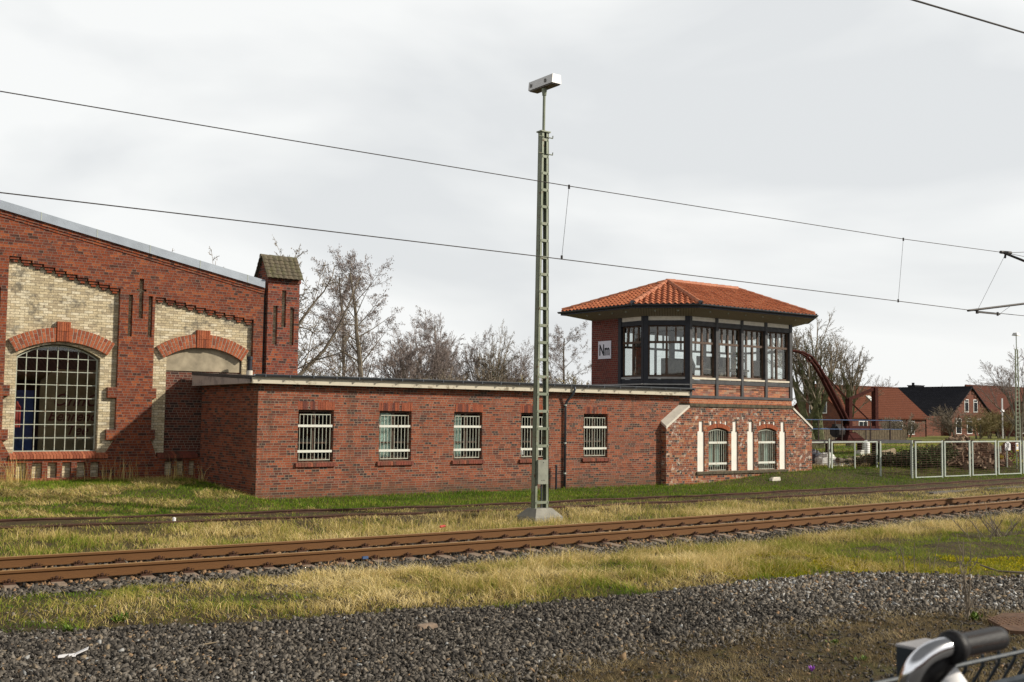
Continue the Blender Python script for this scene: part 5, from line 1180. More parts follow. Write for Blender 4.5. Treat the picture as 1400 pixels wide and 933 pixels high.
# red-roofed house: ridge runs along x, gable to the left
def XY(px,Y): return float(pY(px,590,Y)[0])
xg=XY(1115,100); xr=XY(1228,100)
h1=house('brick_house','brick house with wide red-brown roof behind the crane',xg,xr-.3,95,105,2.95,7.2,'x','far_red',
  [(XY(1174,95),XY(1186,95),1.0,2.3),(XY(1218,95),XY(1234,95),.7,2.4),(XY(1242,95),XY(1250,95),.4,2.4)],[(98.0,98.75,3.3,5.1),(100.3,101.05,3.3,5.1)])
mb=MB(); x_=XY(1190,97.5); z_=2.95+ (97.5-95)*.85+.25; mb.hexa([(x_,97.2,z_-.25),(x_+.9,97.2,z_-.25),(x_+.9,98.2,z_+.6),(x_,98.2,z_+.6),(x_,97.2,z_-.18),(x_+.9,97.2,z_-.18),(x_+.9,98.2,z_+.67),(x_,98.2,z_+.67)]); mb.build('skylight','white_paint',h1)
xc=XY(1328,100); xl_=XY(1299,100)
hw_=xc-xl_
h2=house('brick_house','brick house with black tiled roof and decorated right gable',xc-hw_,xc+hw_,100,123,3.3,7.9,'y','far_black',[],
  [(XY(1307,100),XY(1314.5,100),.4,2.9),(XY(1322,100),XY(1329,100),.4,2.9),(XY(1337,100),XY(1344,100),.4,2.9),(xc-1.9,xc-.7,3.9,6.0),(xc+.7,xc+1.9,3.9,6.0)],None)
mb=MB()
for i in range(9):
    f=i/9; 
    for sg in(-1,1): xx=xc+sg*hw_*(1-f)*.93; mb.box(xx-.3,xx+.3,99.9,99.99,3.3+4.6*f-.55,3.3+4.6*f-.1)
mb.build('gable_frieze','brick_dark',h2)
mb=MB(); cx_=XY(1240,122); mb.box(cx_-.3,cx_+2.6,120,121.5,6.6,8.9); mb.box(cx_-.4,cx_+2.7,119.9,121.6,8.9,9.05); mb.tube([(cx_+.2,120.7,9.0),(cx_+.2,120.7,9.5)],.25,8); mb.build('chimney','far_black',h2)
mb=MB(); mb.box(XY(1262,101)-1,XY(1298,101)+1,101,104,-.2,3.2); mb.build('link_wall','brick_far',h2)
house('brick_house','long brick house with plain dull red roof at the right edge',XY(1330,118)-2,XY(1480,118),112,124,3.5,9.2,'x','far_brown',[(XY(1392,112),XY(1399,112),1.0,2.4)],[])
house('brick_house','low house with dark roof half hidden by shrubs at the right edge',XY(1385,96),XY(1440,96),92,99,2.4,5.6,'y','far_brown',[],[(XY(1393,92),XY(1399,92),.6,2.0)])
# house roof tip seen over the annex between the trees
house('brick_house','house with dark roof barely showing over the annex left of the mast',XY(692,90),XY(735,90),88,98,3.0,6.1,'x','far_black',[],[])
# ================================================================== CRANE ON ITS PLATFORM
YC=48.0; c_=lambda px,py,Y=YC: Vector(pY(px,py,Y))
pf=thing('crane_platform',(64,YC,0),'dark raised steel platform with blue handrails behind the wire fence','platform')
mb=MB(); z=.93; mb.box(56,float(c_(1237,603).x),YC-1.4,YC+1.6,z-.10,z+.07); mb.build('deck','steel_brown',pf)
for px,w in((1099,.22),(1129,.2),(1175.5,.45),(1192,.2)):
    mb=MB(); x=float(c_(px,610).x); mb.box(x-w,x+w,YC-.5,YC-.1,-.1,z-.1); mb.build('leg','steel_brown',pf)
mb=MB()
for py in(574.5,587):
    for yy in(YC-1.3,YC+1.5):
        zz=float(c_(1150,py,YC-1.3).z); mb.tube([(57,yy,zz),(float(c_(1218,587).x)-.6,yy,zz)],.03,6)
mb.build('handrail','rail_blue',pf)
for px in(1090,1104,1119,1142,1151,1184,1190,1217):
    mb=MB(); yy=YC-1.3 if px in(1104,1119,1151,1190,1217) else YC+1.5; x=float(pY(px,590,yy)[0]); x=min(x,float(c_(1218,587).x)-.6); mb.box(x-.035,x+.035,yy-.03,yy+.03,z,float(c_(1150,574.5,YC-1.3).z)); mb.build('baluster','steel_brown',pf)
cr=thing('loading_crane',(float(c_(1162,600).x),YC,1.0),'dark red railway crane with long arched jib and square counter frame','crane')
def bx(mb,a,b,w,h=None): mb.beam(c_(*a),c_(*b),w,h or w)
mb=MB(); bx(mb,(1160.5,546),(1160.5,603),.36,.36); mb.build('post','crane_red',cr)
mb=MB(); bx(mb,(1196,530),(1196.5,586),.34,.34); mb.build('counter_post','crane_red',cr)
mb=MB(); bx(mb,(1160,546.5),(1196,531.5),.16,.2); mb.build('top_beam','crane_red',cr)
mb=MB(); bx(mb,(1155,585.5),(1200,585.5),.3,.3); mb.build('base_beam','crane_red',cr)
jp=[(1040,485),(1062,480),(1083,479.5),(1096,482),(1107,488),(1117,501),(1127,518),(1139,541),(1150,562),(1158,578)]
up=[c_(a,b) for a,b in jp]; mb=MB(); mb.tube([p+Vector((0,-.14,0)) for p in up],[.07]*4+[.09,.11,.13,.14,.14,.14],6); mb.tube([p+Vector((0,.2,0)) for p in up],[.07]*4+[.09,.11,.13,.14,.14,.14],6); mb.build('jib','crane_red',cr,smooth=True)
mb=MB(); 
pts=[c_(1107+4.6*math.cos(a)*1.0,491+4.2*math.sin(a),YC-.2) for a in np.linspace(0,6.28,14)]; mb.tube(pts,.05,5,cap=False); mb.build('jib_pulley','crane_red',cr)
mb=MB(); mb.tube([c_(1126,511),c_(1160,547),c_(1192,578)],.045,5); mb.tube([c_(1125,514),c_(1190,577)],.03,5); mb.build('tie_rod','crane_red',cr)
mb=MB(); mb.tube([c_(1141,590),c_(1149,590)],.42,12); bx(mb,(1140,583),(1148,583),.3,.3)
for px in(1142,1147): bx(mb,(px,585),(px,598),.22,.2)
mb.build('winch','crane_black',cr)
mb=MB(); mb.tube([c_(1155,590),c_(1158,595),c_(1154,600),c_(1149,601)],.07,6); mb.build('winch_lever','crane_red',cr)
b0=c_(1165,594); mb=MB(); mb.hexa([b0+Vector((-1.4,-.6,-.55)),b0+Vector((1.0,-.6,-.55)),b0+Vector((1.0,.6,-.55)),b0+Vector((-1.4,.6,-.55)),b0+Vector((-.6,-.25,.15)),b0+Vector((.1,-.25,.15)),b0+Vector((.1,.25,.15)),b0+Vector((-.6,.25,.15))]); mb.build('pedestal','crane_red',cr)
# white drum under the platform
mb=MB(); p=c_(1184,622,46.5); mb.tube([(p.x,46.5,0),(p.x,46.5,.85),(p.x-.08,46.5,.98)],[.26,.26,.12],12); top('white_bollard',mb,'paper','white rounded bollard standing under the crane platform','bollard')
mb=MB(); p=c_(1177,622,46); mb.box(p.x-.35,p.x+.1,45.8,46.2,0,.35); mb.box(p.x-.3,p.x+.05,45.75,45.8,.3,.4); top('crate',mb,'tarp','small pale crate under the crane platform beside the bollard','crate')
# low wall / hedge strip behind platform
mb=MB(); x0_,x1_=XY(1100,78),XY(1240,78)
for i in range(60): x=x0_+(x1_-x0_)*i/60; mb.box(x,x+(x1_-x0_)/75,78,78.12,0,1.35)
mb.box(x0_,x1_,78.12,78.18,.25,.4); mb.box(x0_,x1_,78.12,78.18,1.0,1.15); top('picket_fence',mb,'old_wood','weathered picket fence running in front of the red-roofed house','fence')
# far lamp mast
lm=thing('far_lamp_mast',(float(pY(1392,600,62)[0]),62,0),'distant thin green lattice lamp mast near the right picture edge','lamp mast'); x=float(pY(1392,600,62)[0]); ztm=float(pY(1390,458,62)[2]); ztl=float(pY(1390,478,62)[2])
for sg in(-1,1): mb=MB(); mb.beam((x+sg*.42,62,0),(x+sg*.2,62,ztl),.10,.10); mb.build('leg','steel_green',lm)
mb=MB()
for i in range(24): z=.4+i*.42; mb.box(x-.34,x+.34,61.98,62.02,z,z+.06) if z<ztl else None
mb.build('batten','steel_green',lm)
mb=MB(); mb.tube([(x,62,ztl),(x,62,ztm)],.05,6); mb.build('pole','steel_green',lm); mb=MB(); mb.hexa([(x-.35,61.7,ztm-.1),(x+.35,61.7,ztm-.1),(x+.35,62.3,ztm-.1),(x-.35,62.3,ztm-.1),(x-.25,61.8,ztm+.2),(x+.25,61.8,ztm+.2),(x+.25,62.2,ztm+.2),(x-.25,62.2,ztm+.2)]); mb.build('lamp_head','lamp_body',lm)
# white vent pole by the gable
mb=MB(); p=pY(1371,600,84); zt3=float(pY(1371,545,84)[2]); mb.tube([(p[0],84,0),(p[0],84,zt3)],.12,6); mb.box(p[0]-.35,p[0]+.35,83.9,84.1,zt3-1.9,zt3-1.6); top('white_pole',mb,'paper','slim white pole with crosspiece in front of the right far roof','pole')
# ================================================================== THINGS BEHIND THE WIRE FENCE
def blobpile(cx,cy_,sx,sy,h,n,seed,s0,s1,flat=.5):
    rd=random.Random(seed); mb=MB()
    for _ in range(n):
        u=rd.gauss(0,.42);v=rd.gauss(0,.42); r2=u*u+v*v
        if r2>1: continue
        z=h*(1-r2)*rd.uniform(.75,1.05); x=cx+u*sx;y=cy_+v*sy; a=rvec(rd); b=a.cross(rvec(rd)).normalized(); c=a.cross(b); l=rd.uniform(s0,s1); w=l*rd.uniform(.25,.6); t_=l*rd.uniform(.12,.3)
        p=Vector((x,y,g1(x,y)+z)); mb.hexa([p-a*l/2-b*w/2-c*t_/2,p+a*l/2-b*w/2-c*t_/2,p+a*l/2+b*w/2-c*t_/2,p-a*l/2+b*w/2-c*t_/2,p-a*l/2-b*w/2+c*t_/2,p+a*l/2-b*w/2+c*t_/2,p+a*l/2+b*w/2+c*t_/2,p-a*l/2+b*w/2+c*t_/2])
    return mb
def dome(cx,cy_,sx,sy,h,seed,amp=.15,n=14,m=9):
    mb=MB();vs=[];rd=random.Random(seed)
    for j in range(m+1):
        a=j/m*math.pi/2
        for i in range(n):
            w=2*math.pi*i/n; f=1+rd.uniform(-amp,amp); vs.append((cx+sx*math.cos(a)*math.cos(w)*f,cy_+sy*math.cos(a)*math.sin(w)*f,g1(cx,cy_)-.05+h*math.sin(a)*f))
    fs=[(j*n+i,j*n+(i+1)%n,(j+1)*n+(i+1)%n,(j+1)*n+i) for j in range(m) for i in range(n)]; mb.add(vs,fs); return mb
X_b=lambda px,Y:float(pY(px,630,Y)[0])
top('rubble_pile',blobpile(X_b(1313,28),28,1.9,1.3,1.15,900,1,.15,.5),'rubble','heap of broken brick and timber rubble behind the mesh fence','rubble pile')
top('rubble_pile',blobpile(X_b(1343,28.3),28.3,1.9,1.0,.85,600,2,.15,.6),'rubble','lower rubble slope with pale broken boards right of the main heap','rubble pile')
top('rubble_pile',blobpile(X_b(1384,28.3),28.3,1.0,1.0,1.05,700,3,.05,.16),'redheap','reddish heap of fine rubble behind the 31 sign','rubble pile')
for i,(a,b) in enumerate([((1341,619),(1354,637)),((1336,622),(1348,640)),((1318,612),(1326,617))]):
    p,q_=pY(*a,27.4),pY(*b,27.2); mb=MB(); mb.beam(p,q_,.12,.05); top('broken_board',mb,'log',['pale broken board leaning on the right rubble slope','second pale board lying along the right rubble slope','short pale board on top of the rubble heap'][i],'board','boards on the rubble pile')
def bush(cx,cy_,sx,sy,h,n,seed,mat,label,name='bush',leaf=.07,cat='bush',grp='green bushes behind the mesh fence'):
    rd=random.Random(seed); mb=MB(); t=thing(name,(cx,cy_,g1(cx,cy_)),label,cat,grp)
    cl=[(rd.uniform(-1,1)*sx*.75,rd.uniform(-1,1)*sy*.7,rd.uniform(.15,.85)*h,rd.uniform(.2,.42)*min(sx,h)) for _ in range(26)]
    for _ in range(n):
        c=rd.choice(cl); d=rvec(rd)*c[3]*rd.uniform(.6,1.1); p=Vector((cx+c[0]+d.x,cy_+c[1]+d.y,max(g1(cx,cy_),g1(cx,cy_)+c[2]+d.z))); a=rvec(rd)*leaf;b=rvec(rd)*leaf; mb.add([p,p+a,p+a+b*.6,p+b],[(0,1,2,3)])
    mb.build('foliage',mat,t); mb=MB()
    for _ in range(14): a=rd.uniform(0,6.28); mb.tube([(cx,cy_,g1(cx,cy_)-.1),(cx+math.cos(a)*sx*.4,cy_+math.sin(a)*sy*.4,g1(cx,cy_)+h*.5),(cx+math.cos(a)*sx*.8,cy_+math.sin(a)*sy*.8,g1(cx,cy_)+h*rd.uniform(.6,1.15))],[.03,.02,.008],4)
    mb.build('stem','bark',t)
bush(X_b(1232,28.2),28.2,1.9,1.0,.62,3800,1,'evergreen','dark evergreen brushwood heap behind the dark-topped mesh panel')
bush(X_b(1270,27.6),27.6,1.35,1.0,.95,4600,2,'ivy','leafy mid green bush left of the rubble behind the mesh fence')
bush(X_b(1187,29.5),29.5,1.6,.9,.42,2200,3,'evergreen','low dark green brushwood below the fallen logs')
for i,(a,b,r,l) in enumerate([((1154,633),(1222,616),.13,'long pale fallen trunk leaning up to the right, upper one'),((1156,636),(1224,620),.11,'second pale trunk just below the first, leaning right'),((1145,629),(1172,634),.10,'short dark log at the lower end of the trunks')]):
    p,q_=Vector(pY(*a,30.2-i*.15)),Vector(pY(*b,30.4-i*.15)); mb=MB(); mb.tube([p,p.lerp(q_,.3)+Vector((0,0,.02)),p.lerp(q_,.6),q_],[r*1.1,r,r*.9,r*.8],10); top('log',mb,'log' if i<2 else 'bark',l,'log','logs behind the mesh fence')
top('tarpaulin',dome(X_b(1129,30.5),30.5,.62,.55,.62,7,.12),'tarp','white crumpled tarpaulin heap beside the signal box corner','tarpaulin')
top('tarpaulin',dome(X_b(1146,30.3),30.3,.55,.5,.34,8,.12),'tarp','low white tarpaulin lump right of the bigger one','tarpaulin')
top('rubbish_bag',dome(X_b(1113,31),31,.55,.5,.75,9,.08),'tarp_dark','dark bag with blue edge half hidden by the signal box corner','bag')
mb=MB(); p=X_b(1121,31); mb.tube([(p-.15,30.9,.75),(p+.0,30.85,.6),(p+.12,30.8,.35)],.03,6); top('blue_strap',mb,'tarp_blue','blue strap lying on the dark bag by the signal box','strap')
# 31 sign, yellow sign
x=X_b(1378.5,27.2); ks=thing('number_sign',(x,27.2,.2),'small white stone-shaped marker with the number 31','sign'); z1_=float(pY(1378,604.5,27.2)[2]); z0_=float(pY(1378,616,27.2)[2])
mb=MB(); w=.22; f=arcf(-w,w,z1_-.1,z1_); 
for i in range(8): a=-w+2*w*i/8;b=a+2*w/8; mb.col(Fr((x,27.2),(x+1,27.2)),a,b,-.03,0,z0_,z0_,f(a),f(b))
mb.build('plate','paper',ks); mb=MB(); mb.box(x-.03,x+.03,27.24,27.3,.1,z0_+.1); mb.build('post','galv',ks)
text_mesh('lettering','31',.30,(x-.02,27.19,z0_+.12),(1,0,0),(0,0,1),'ink',ks,ext=.003,bold=.008)
x=X_b(1390.5,26.9); ys=thing('yellow_sign',(x,26.9,.2),'narrow white and yellow warning plate on a thin post beside the 31 marker','sign'); za,zb_=float(pY(1390,605.5,26.9)[2]),float(pY(1390,617.5,26.9)[2])
mb=MB(); mb.box(x-.11,x+.11,26.88,26.9,zb_,za); mb.build('plate','paper',ys); mb=MB(); mb.add([(x-.07,26.872,za-.16),(x+.07,26.872,za-.16),(x,26.872,za-.03),(x-.07,26.878,za-.16),(x+.07,26.878,za-.16),(x,26.878,za-.03)],[(0,1,2),(5,4,3)]); mb.box(x-.1,x+.1,26.872,26.879,zb_+.01,zb_+.08); mb.build('pictogram','yellow',ys); mb=MB(); mb.box(x-.025,x+.025,26.9,26.94,.1,zb_+.05); mb.build('post','steel_green',ys)
mb=MB(); x=X_b(1368,27.6); mb.box(x-.025,x+.025,27.58,27.62,.1,1.3); top('thin_post',mb,'galv','thin pale post just left of the 31 marker','post')
mb=MB(); x=X_b(1369,27.4); z=float(pY(1369,625,27.4)[2]); mb.tube([(x,27.4,z-.1),(x,27.4,z-.03),(x,27.4,z+.06),(x,27.4,z+.1)],[.05,.12,.11,.04],10); top('yellow_lamp',mb,'yellow','small yellow warning lamp beside the thin post','lamp')
# ================================================================== LITTER AND SMALL THINGS
def g_at(px,py,z=.0): p=pZ(px,py,z); return float(p[0]),float(p[1])
x,y=g_at(97,897,.03); mb=MB(); mb.hexa([(x-.13,y-.03,.03),(x+.03,y-.05,.03),(x+.06,y+.03,.035),(x-.1,y+.05,.03),(x-.13,y-.03,.042),(x+.03,y-.05,.045),(x+.06,y+.03,.047),(x-.1,y+.05,.042)]); mb.hexa([(x+.02,y-.05,.04),(x+.14,y-.06,.085),(x+.17,y+.02,.09),(x+.05,y+.03,.04),(x+.02,y-.05,.05),(x+.14,y-.06,.093),(x+.17,y+.02,.098),(x+.05,y+.03,.05)])
top('paper_scrap',mb,'paper','folded white paper scrap lying on the dark gravel at lower left','litter')
x,y=g_at(583,858,.03); mb=MB(); mb.hexa([(x-.12,y-.06,0),(x+.13,y-.05,0),(x+.12,y+.05,0),(x-.10,y+.06,0),(x-.11,y-.05,.06),(x+.11,y-.05,.065),(x+.10,y+.05,.07),(x-.09,y+.05,.06)]); top('flat_stone',mb,'sleeper','larger flat grey-pink stone lying on the dark gravel','stone')
x,y=g_at(1060,658,.12); mb=MB(); mb.box(x-.25,x+.2,y-.08,y+.08,g1(x,y),g1(x,y)+.09); mb.box(x-.1,x+.28,y+.0,y+.12,g1(x,y)+.09,g1(x,y)+.13); top('pale_block',mb,'stone','pale stone fragment on the grass below the right arched window','stone')
x,y=g_at(605,723,.12); mb=MB(); mb.tube([(x-.06,y,.16),(x+.06,y,.17)],.025,8); top('red_scrap',mb,'redtape','small red plastic scrap in the dry grass behind the rails','litter')
x,y=g_at(499,766,.08); mb=MB(); mb.box(x-.05,x+.05,y-.02,y+.02,.10,.14); top('blue_scrap',mb,'rail_blue','small bright blue scrap on the ballast in front of the rails','litter')
x,y=g_at(238,714,.1); mb=MB(); mb.tube([(x,y,.1),(x,y,.19),(x,y,.2)],[.035,.035,.01],10); top('bottle_cap',mb,'paper','tiny white cap lying beside the old siding rail','litter')
def crocus():
    x,y=g_at(1110,916,.08); t=thing('crocus',(x,y,0),'single purple crocus flower in the brown soil at lower right','flower'); mb=MB()
    for k in range(6):
        a=k*math.pi/3; d=Vector((math.cos(a),math.sin(a),0)); s=Vector((-math.sin(a),math.cos(a),0)); b=Vector((x,y,.06)); mb.add([b,b+d*.022+s*.014+Vector((0,0,.03)),b+d*.03+Vector((0,0,.06)),b+d*.022-s*.014+Vector((0,0,.03))],[(0,1,2,3)])
    mb.build('petals','purple',t); mb=MB(); mb.tube([(x,y,0),(x,y,.065)],.004,5); mb.build('stem','ivy',t)
crocus()
def weed(px,py,r,n,seed,label):
    rd=random.Random(seed); x,y=g_at(px,py); mb=MB()
    for _ in range(n):
        a=rd.uniform(0,6.28); l=r*rd.uniform(.5,1.1); e=rd.uniform(.25,1.1); d=Vector((math.cos(a)*math.cos(e),math.sin(a)*math.cos(e),math.sin(e))); s=Vector((-math.sin(a),math.cos(a),0))*l*.16; b=Vector((x+rd.gauss(0,r*.3),y+rd.gauss(0,r*.3),g1(x,y))); mb.add([b,b+d*l*.5+s,b+d*l,b+d*l*.5-s],[(0,1,2,3)])
    top('weed',mb,'weed',label,'weed','small green weeds at the gravel edges')
weed(94,866,.09,60,1,'dark green weed at the left gravel edge above the paper scrap'); weed(1330,848,.12,70,2,'bright green grass tuft at the foot of the tall sapling'); weed(165,855,.12,40,3,'pale green weed at the gravel edge left of centre'); weed(1140,880,.06,30,4,'tiny green weed in the bare soil above the purple crocus'); weed(1180,905,.07,34,5,'small green weed in the soil left of the handlebar')
# rusty ribbed cover at the right edge
x0_,y0_=g_at(1352,846); mb=MB(); x1_,y1_=g_at(1400,842); xx,yy=g_at(1395,862)
pl=[g_at(1350,846,.05),g_at(1372,838,.05),g_at(1412,838,.05),g_at(1440,866,.05),g_at(1380,862,.05)]
mb.add([(a,b,.05) for a,b in pl]+[(a,b,-.05) for a,b in pl],[(4,3,2,1,0)]+[(i,(i+1)%5,(i+1)%5+5,i+5) for i in range(5)])
cxp=sum(a for a,b in pl)/5; cyp=sum(b for a,b in pl)/5
for i in range(-5,6):
    for j in range(-5,6): 
        a,b=cxp+i*.07,cyp+j*.07; mb.box(a-.025,a+.025,b-.012,b+.012,.05,.057) if abs(i)+abs(j)<6 else None
top('rusty_cover',mb,'rust_plate','brown ribbed rusty cover plate in the soil at the right edge','cover')
# stick lying in the moss
mb=MB(); a=pZ(1340,776,.05);b=pZ(1365,783,.04);c=pZ(1400,784,.04); mb.tube([(a[0],a[1],.09),(b[0],b[1],.06),(c[0],c[1],.05),(c[0]+.5,c[1],.05)],[.012,.016,.018,.02],6); top('dead_branch',mb,'bark','reddish dead branch lying at the edge of the light gravel','branch')
mb=MB(); a=pZ(285,881,.03); mb.tube([(a[0]-.1,a[1],.03),(a[0]+.1,a[1]+.03,.035)],[.008,.006],5); top('twig_on_gravel',mb,'log','short pale twig on the dark gravel','twig')
# saplings and dead stalks near the camera
def sapling(px,py,hs,seed,label,name='sapling',n=4,spread=.1,mat='twig_brown',r=.009,kids=5,grp='bare saplings in the foreground'):
    rd=random.Random(seed); x,y=g_at(px,py); mb=MB(); 
    for k in range(n):
        a=rd.uniform(0,6.28); h=hs*rd.uniform(.55,1); p=Vector((x+rd.gauss(0,spread*.3),y+rd.gauss(0,spread*.3),-.02)); d=Vector((math.cos(a)*spread,math.sin(a)*spread,1)).normalized(); pts=[p.copy()]; m_=7
        for i in range(m_): d=(d+rvec(rd)*.06).normalized(); p=p+d*h/m_; pts.append(p.copy())
        mb.tube(pts,[r*(1-i/(m_+1.5)) for i in range(m_+1)],5,cap=False)
        for j in range(kids):
            i=rd.randint(1,m_-1); sd=(d+rvec(rd)*.9+Vector((0,0,.3))).normalized(); l=h*rd.uniform(.12,.34); q0=pts[i]; mb.tube([q0,q0+sd*l*.5,q0+(sd+Vector((0,0,.3))).normalized()*l],[r*.45,r*.35,r*.2],3,cap=False)
            for u in range(3): e=q0+sd*l*(u+1)/3; s=rvec(rd)*.008; mb.add([e,e+s,e+s+rvec(rd)*.015],[(0,1,2)])
    top(name,mb,mat,label,'sapling',grp,base=(x,y,-.02))
sapling(1320,848,.98,1,'tallest bare reddish sapling growing from the light gravel',n=5,spread=.16,r=.012,kids=9)
sapling(1275,782,.62,2,'thin bare stalk at the moss edge, left of the tall sapling',n=2,kids=3)
sapling(1245,782,.55,3,'low bare stalk tuft at the gravel edge below the moss',n=4,spread=.35,kids=4)
sapling(1370,736,.75,4,'many-stemmed bare shrublet beside the track at the right edge',n=14,spread=.8,kids=8,r=.013)
sapling(1338,745,.85,5,'two bare stalks in front of the ballast left of the shrublet',n=3,spread=.3,kids=5)
sapling(1180,700,.0+.5,6,'thin bare stalks in front of the rails at right centre',n=2,kids=3)
sapling(300,762,.3,7,'small dead stalk between the rails at left',n=2,kids=2)
# ================================================================== GRASS, GRAVEL (uncountable)
def fastmesh(name,V,loops,starts,tot,mat,tone,label,cat):
    me=bpy.data.meshes.new(name); me.vertices.add(len(V)); me.vertices.foreach_set('co',V.astype(np.float32).ravel())
    me.loops.add(len(loops)); me.loops.foreach_set('vertex_index',loops.astype(np.int32)); me.polygons.add(len(starts)); me.polygons.foreach_set('loop_start',starts.astype(np.int32))
    try: me.polygons.foreach_set('loop_total',tot.astype(np.int32))
    except Exception: pass
    at=me.attributes.new('tone','FLOAT','POINT'); at.data.foreach_set('value',tone.astype(np.float32))
    me.update(calc_edges=True); me.materials.append(M[mat]); o=link(bpy.data.objects.new(name,me)); props(o,label,cat,kind='stuff'); return o
def fbm(x,y,s,seed): return .5*vn(x,y,s,seed)+.3*vn(x,y,s*.45,seed+1)+.2*vn(x,y,s*.2,seed+2)
def grass(name,label,x,y,h,w,lean,az,tone,mat='grass'):
    n=len(x); z=gz(x,y)-.01; ca,sa=np.cos(az),np.sin(az); fa=rng.uniform(0,np.pi,n); wx,wy=np.cos(fa)*w/2,np.sin(fa)*w/2
    k1=lean*.22; k2=lean*.95; h1=h*.55; h2=h*(1-.42*np.clip(lean,0,1.6)/1.6)
    V=np.empty((n,5,3)); V[:,0]=np.stack([x-wx,y-wy,z],1); V[:,1]=np.stack([x+wx,y+wy,z],1)
    V[:,2]=np.stack([x+ca*k1*h+wx*.8,y+sa*k1*h+wy*.8,z+h1*h2/h],1); V[:,3]=np.stack([x+ca*k1*h-wx*.8,y+sa*k1*h-wy*.8,z+h1*h2/h],1); V[:,4]=np.stack([x+ca*k2*h,y+sa*k2*h,z+h2],1)
    b=np.arange(n)[:,None]*5; L=np.concatenate([b+np.array([[0,1,2,3]]),b+np.array([[3,2,4]])],1).ravel(); st=(np.arange(n)[:,None]*7+np.array([[0,4]])).ravel(); tt=np.tile([4,3],n)
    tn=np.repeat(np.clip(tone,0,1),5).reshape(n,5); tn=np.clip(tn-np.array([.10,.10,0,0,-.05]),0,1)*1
    return fastmesh(name,V.reshape(-1,3),L,st,tt,mat,tn.ravel(),label,'grass')
def scat(n,x0,x1,y0,y1,bias=0.0):
    u=rng.random(n); 
    if bias>0: # denser near x0 (nearer to the camera)
        k=bias; u=(np.exp(k*u)-1)/(np.exp(k)-1)
    return x0+(x1-x0)*u, y0+(y1-y0)*rng.random(n)
def clumps(x,y,cell,seed):
    """snap azimuth/lean to clump centres so the grass lies in tufts"""
    a=vn(x,y,cell,seed)*4*np.pi+vn(x,y,cell*3,seed+5)*3; return a
# --- strip 1: near dry grass between the two gravels
n=270000; x,y=scat(n,1.6,38,7.5,15.6,1.0); lo=bnd2(x)+ .18*(fbm(x,y,.5,31)-.5)*2; hi=bnd1(x)+.15*(fbm(x,y,.5,32)-.5)*2
keep=(y>lo)&(y<hi); edge=np.minimum(y-lo,hi-y); d=fbm(x,y,.9,33); bare=(x<6.3)*(.55)*(vn(x,y,.6,38)>.35)
keep&=(rng.random(n)<np.clip(.25+edge*3.2,0,1))&(rng.random(n)>bare)
# the mossy right part is short and sparse
right=sst(14.5,18,x)*(1-sst(12.6,14.2,y))
keep&=rng.random(n)>right*.3
x,y,edge,d,right=x[keep],y[keep],edge[keep],d[keep],right[keep]; n=len(x)
tuft=fbm(x,y,.45,34); big=fbm(x,y,1.6,39)
dry=np.clip(.72+(big-.5)*1.5+rng.normal(0,.17,n)-.38*(1-sst(.05,.5,y-bnd2(x)))*(vn(x,y,.7,41)>.4)-.1*(x<7),0,1); dry=dry*(1-right)+right*rng.uniform(.15,.55,n)
x_mid=sst(6.3,9,x)
h=(.05+.42*tuft**1.8*(.45+.55*x_mid))*(1-.62*right)*rng.uniform(.55,1.3,n)*(.55+.45*np.clip(edge*3,0,1)); h*=np.where(dry<.45,.75,1)
lean=np.clip(rng.normal(.95,.45,n)+.9*(vn(x,y,.35,36)-.3)*(dry>.5),.05,1.7); dry=np.where(rng.random(n)<.12,dry*.55+.3*rng.random(n),dry)
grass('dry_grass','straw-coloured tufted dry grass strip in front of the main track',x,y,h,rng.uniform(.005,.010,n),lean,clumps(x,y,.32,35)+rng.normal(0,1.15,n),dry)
# --- strip 2: between main track and siding
n=210000; x,y=scat(n,1.5,62,17.6,24.2,1.5); a=trk1(x)+.42+.18*vn(x,y,.6,51); b=trk2(x)-1.55; keep=(y>a)&(y<b+1.5*(vn(x,y,1.3,56)>.2)); x,y=x[keep],y[keep]; n=len(x)
inner=y>trk2(x)-1.5; big=fbm(x,y,1.5,52); kp=rng.random(n)<np.where(inner,.75,.35+.75*big); 
kp&=rng.random(n)>.75*sst(.5,.72,fbm(x,y,.8,57)+.12*(1-sst(6,11,x))); x,y,inner,big=x[kp],y[kp],inner[kp],big[kp]; n=len(x)
dry=np.clip(.70+(big-.5)*.9+rng.normal(0,.18,n)-.2*inner-.12*(x<8),0,1); h=(.05+.40*fbm(x,y,.5,53)**1.7)*rng.uniform(.5,1.3,n)*np.where(inner,.5,1)*np.where(x<9,.75,1)*np.where(x>24,.6,1)*np.where(inner,.55,.30+.70*sst(.0,.7,trk2(x)-1.5-y))
grass('dry_grass','straw-coloured dry grass growing between the main track and the siding',x,y,h,rng.uniform(.006,.012,n),np.clip(rng.normal(.85,.45,n),.05,1.6),clumps(x,y,.35,54)+rng.normal(0,1.1,n),dry)
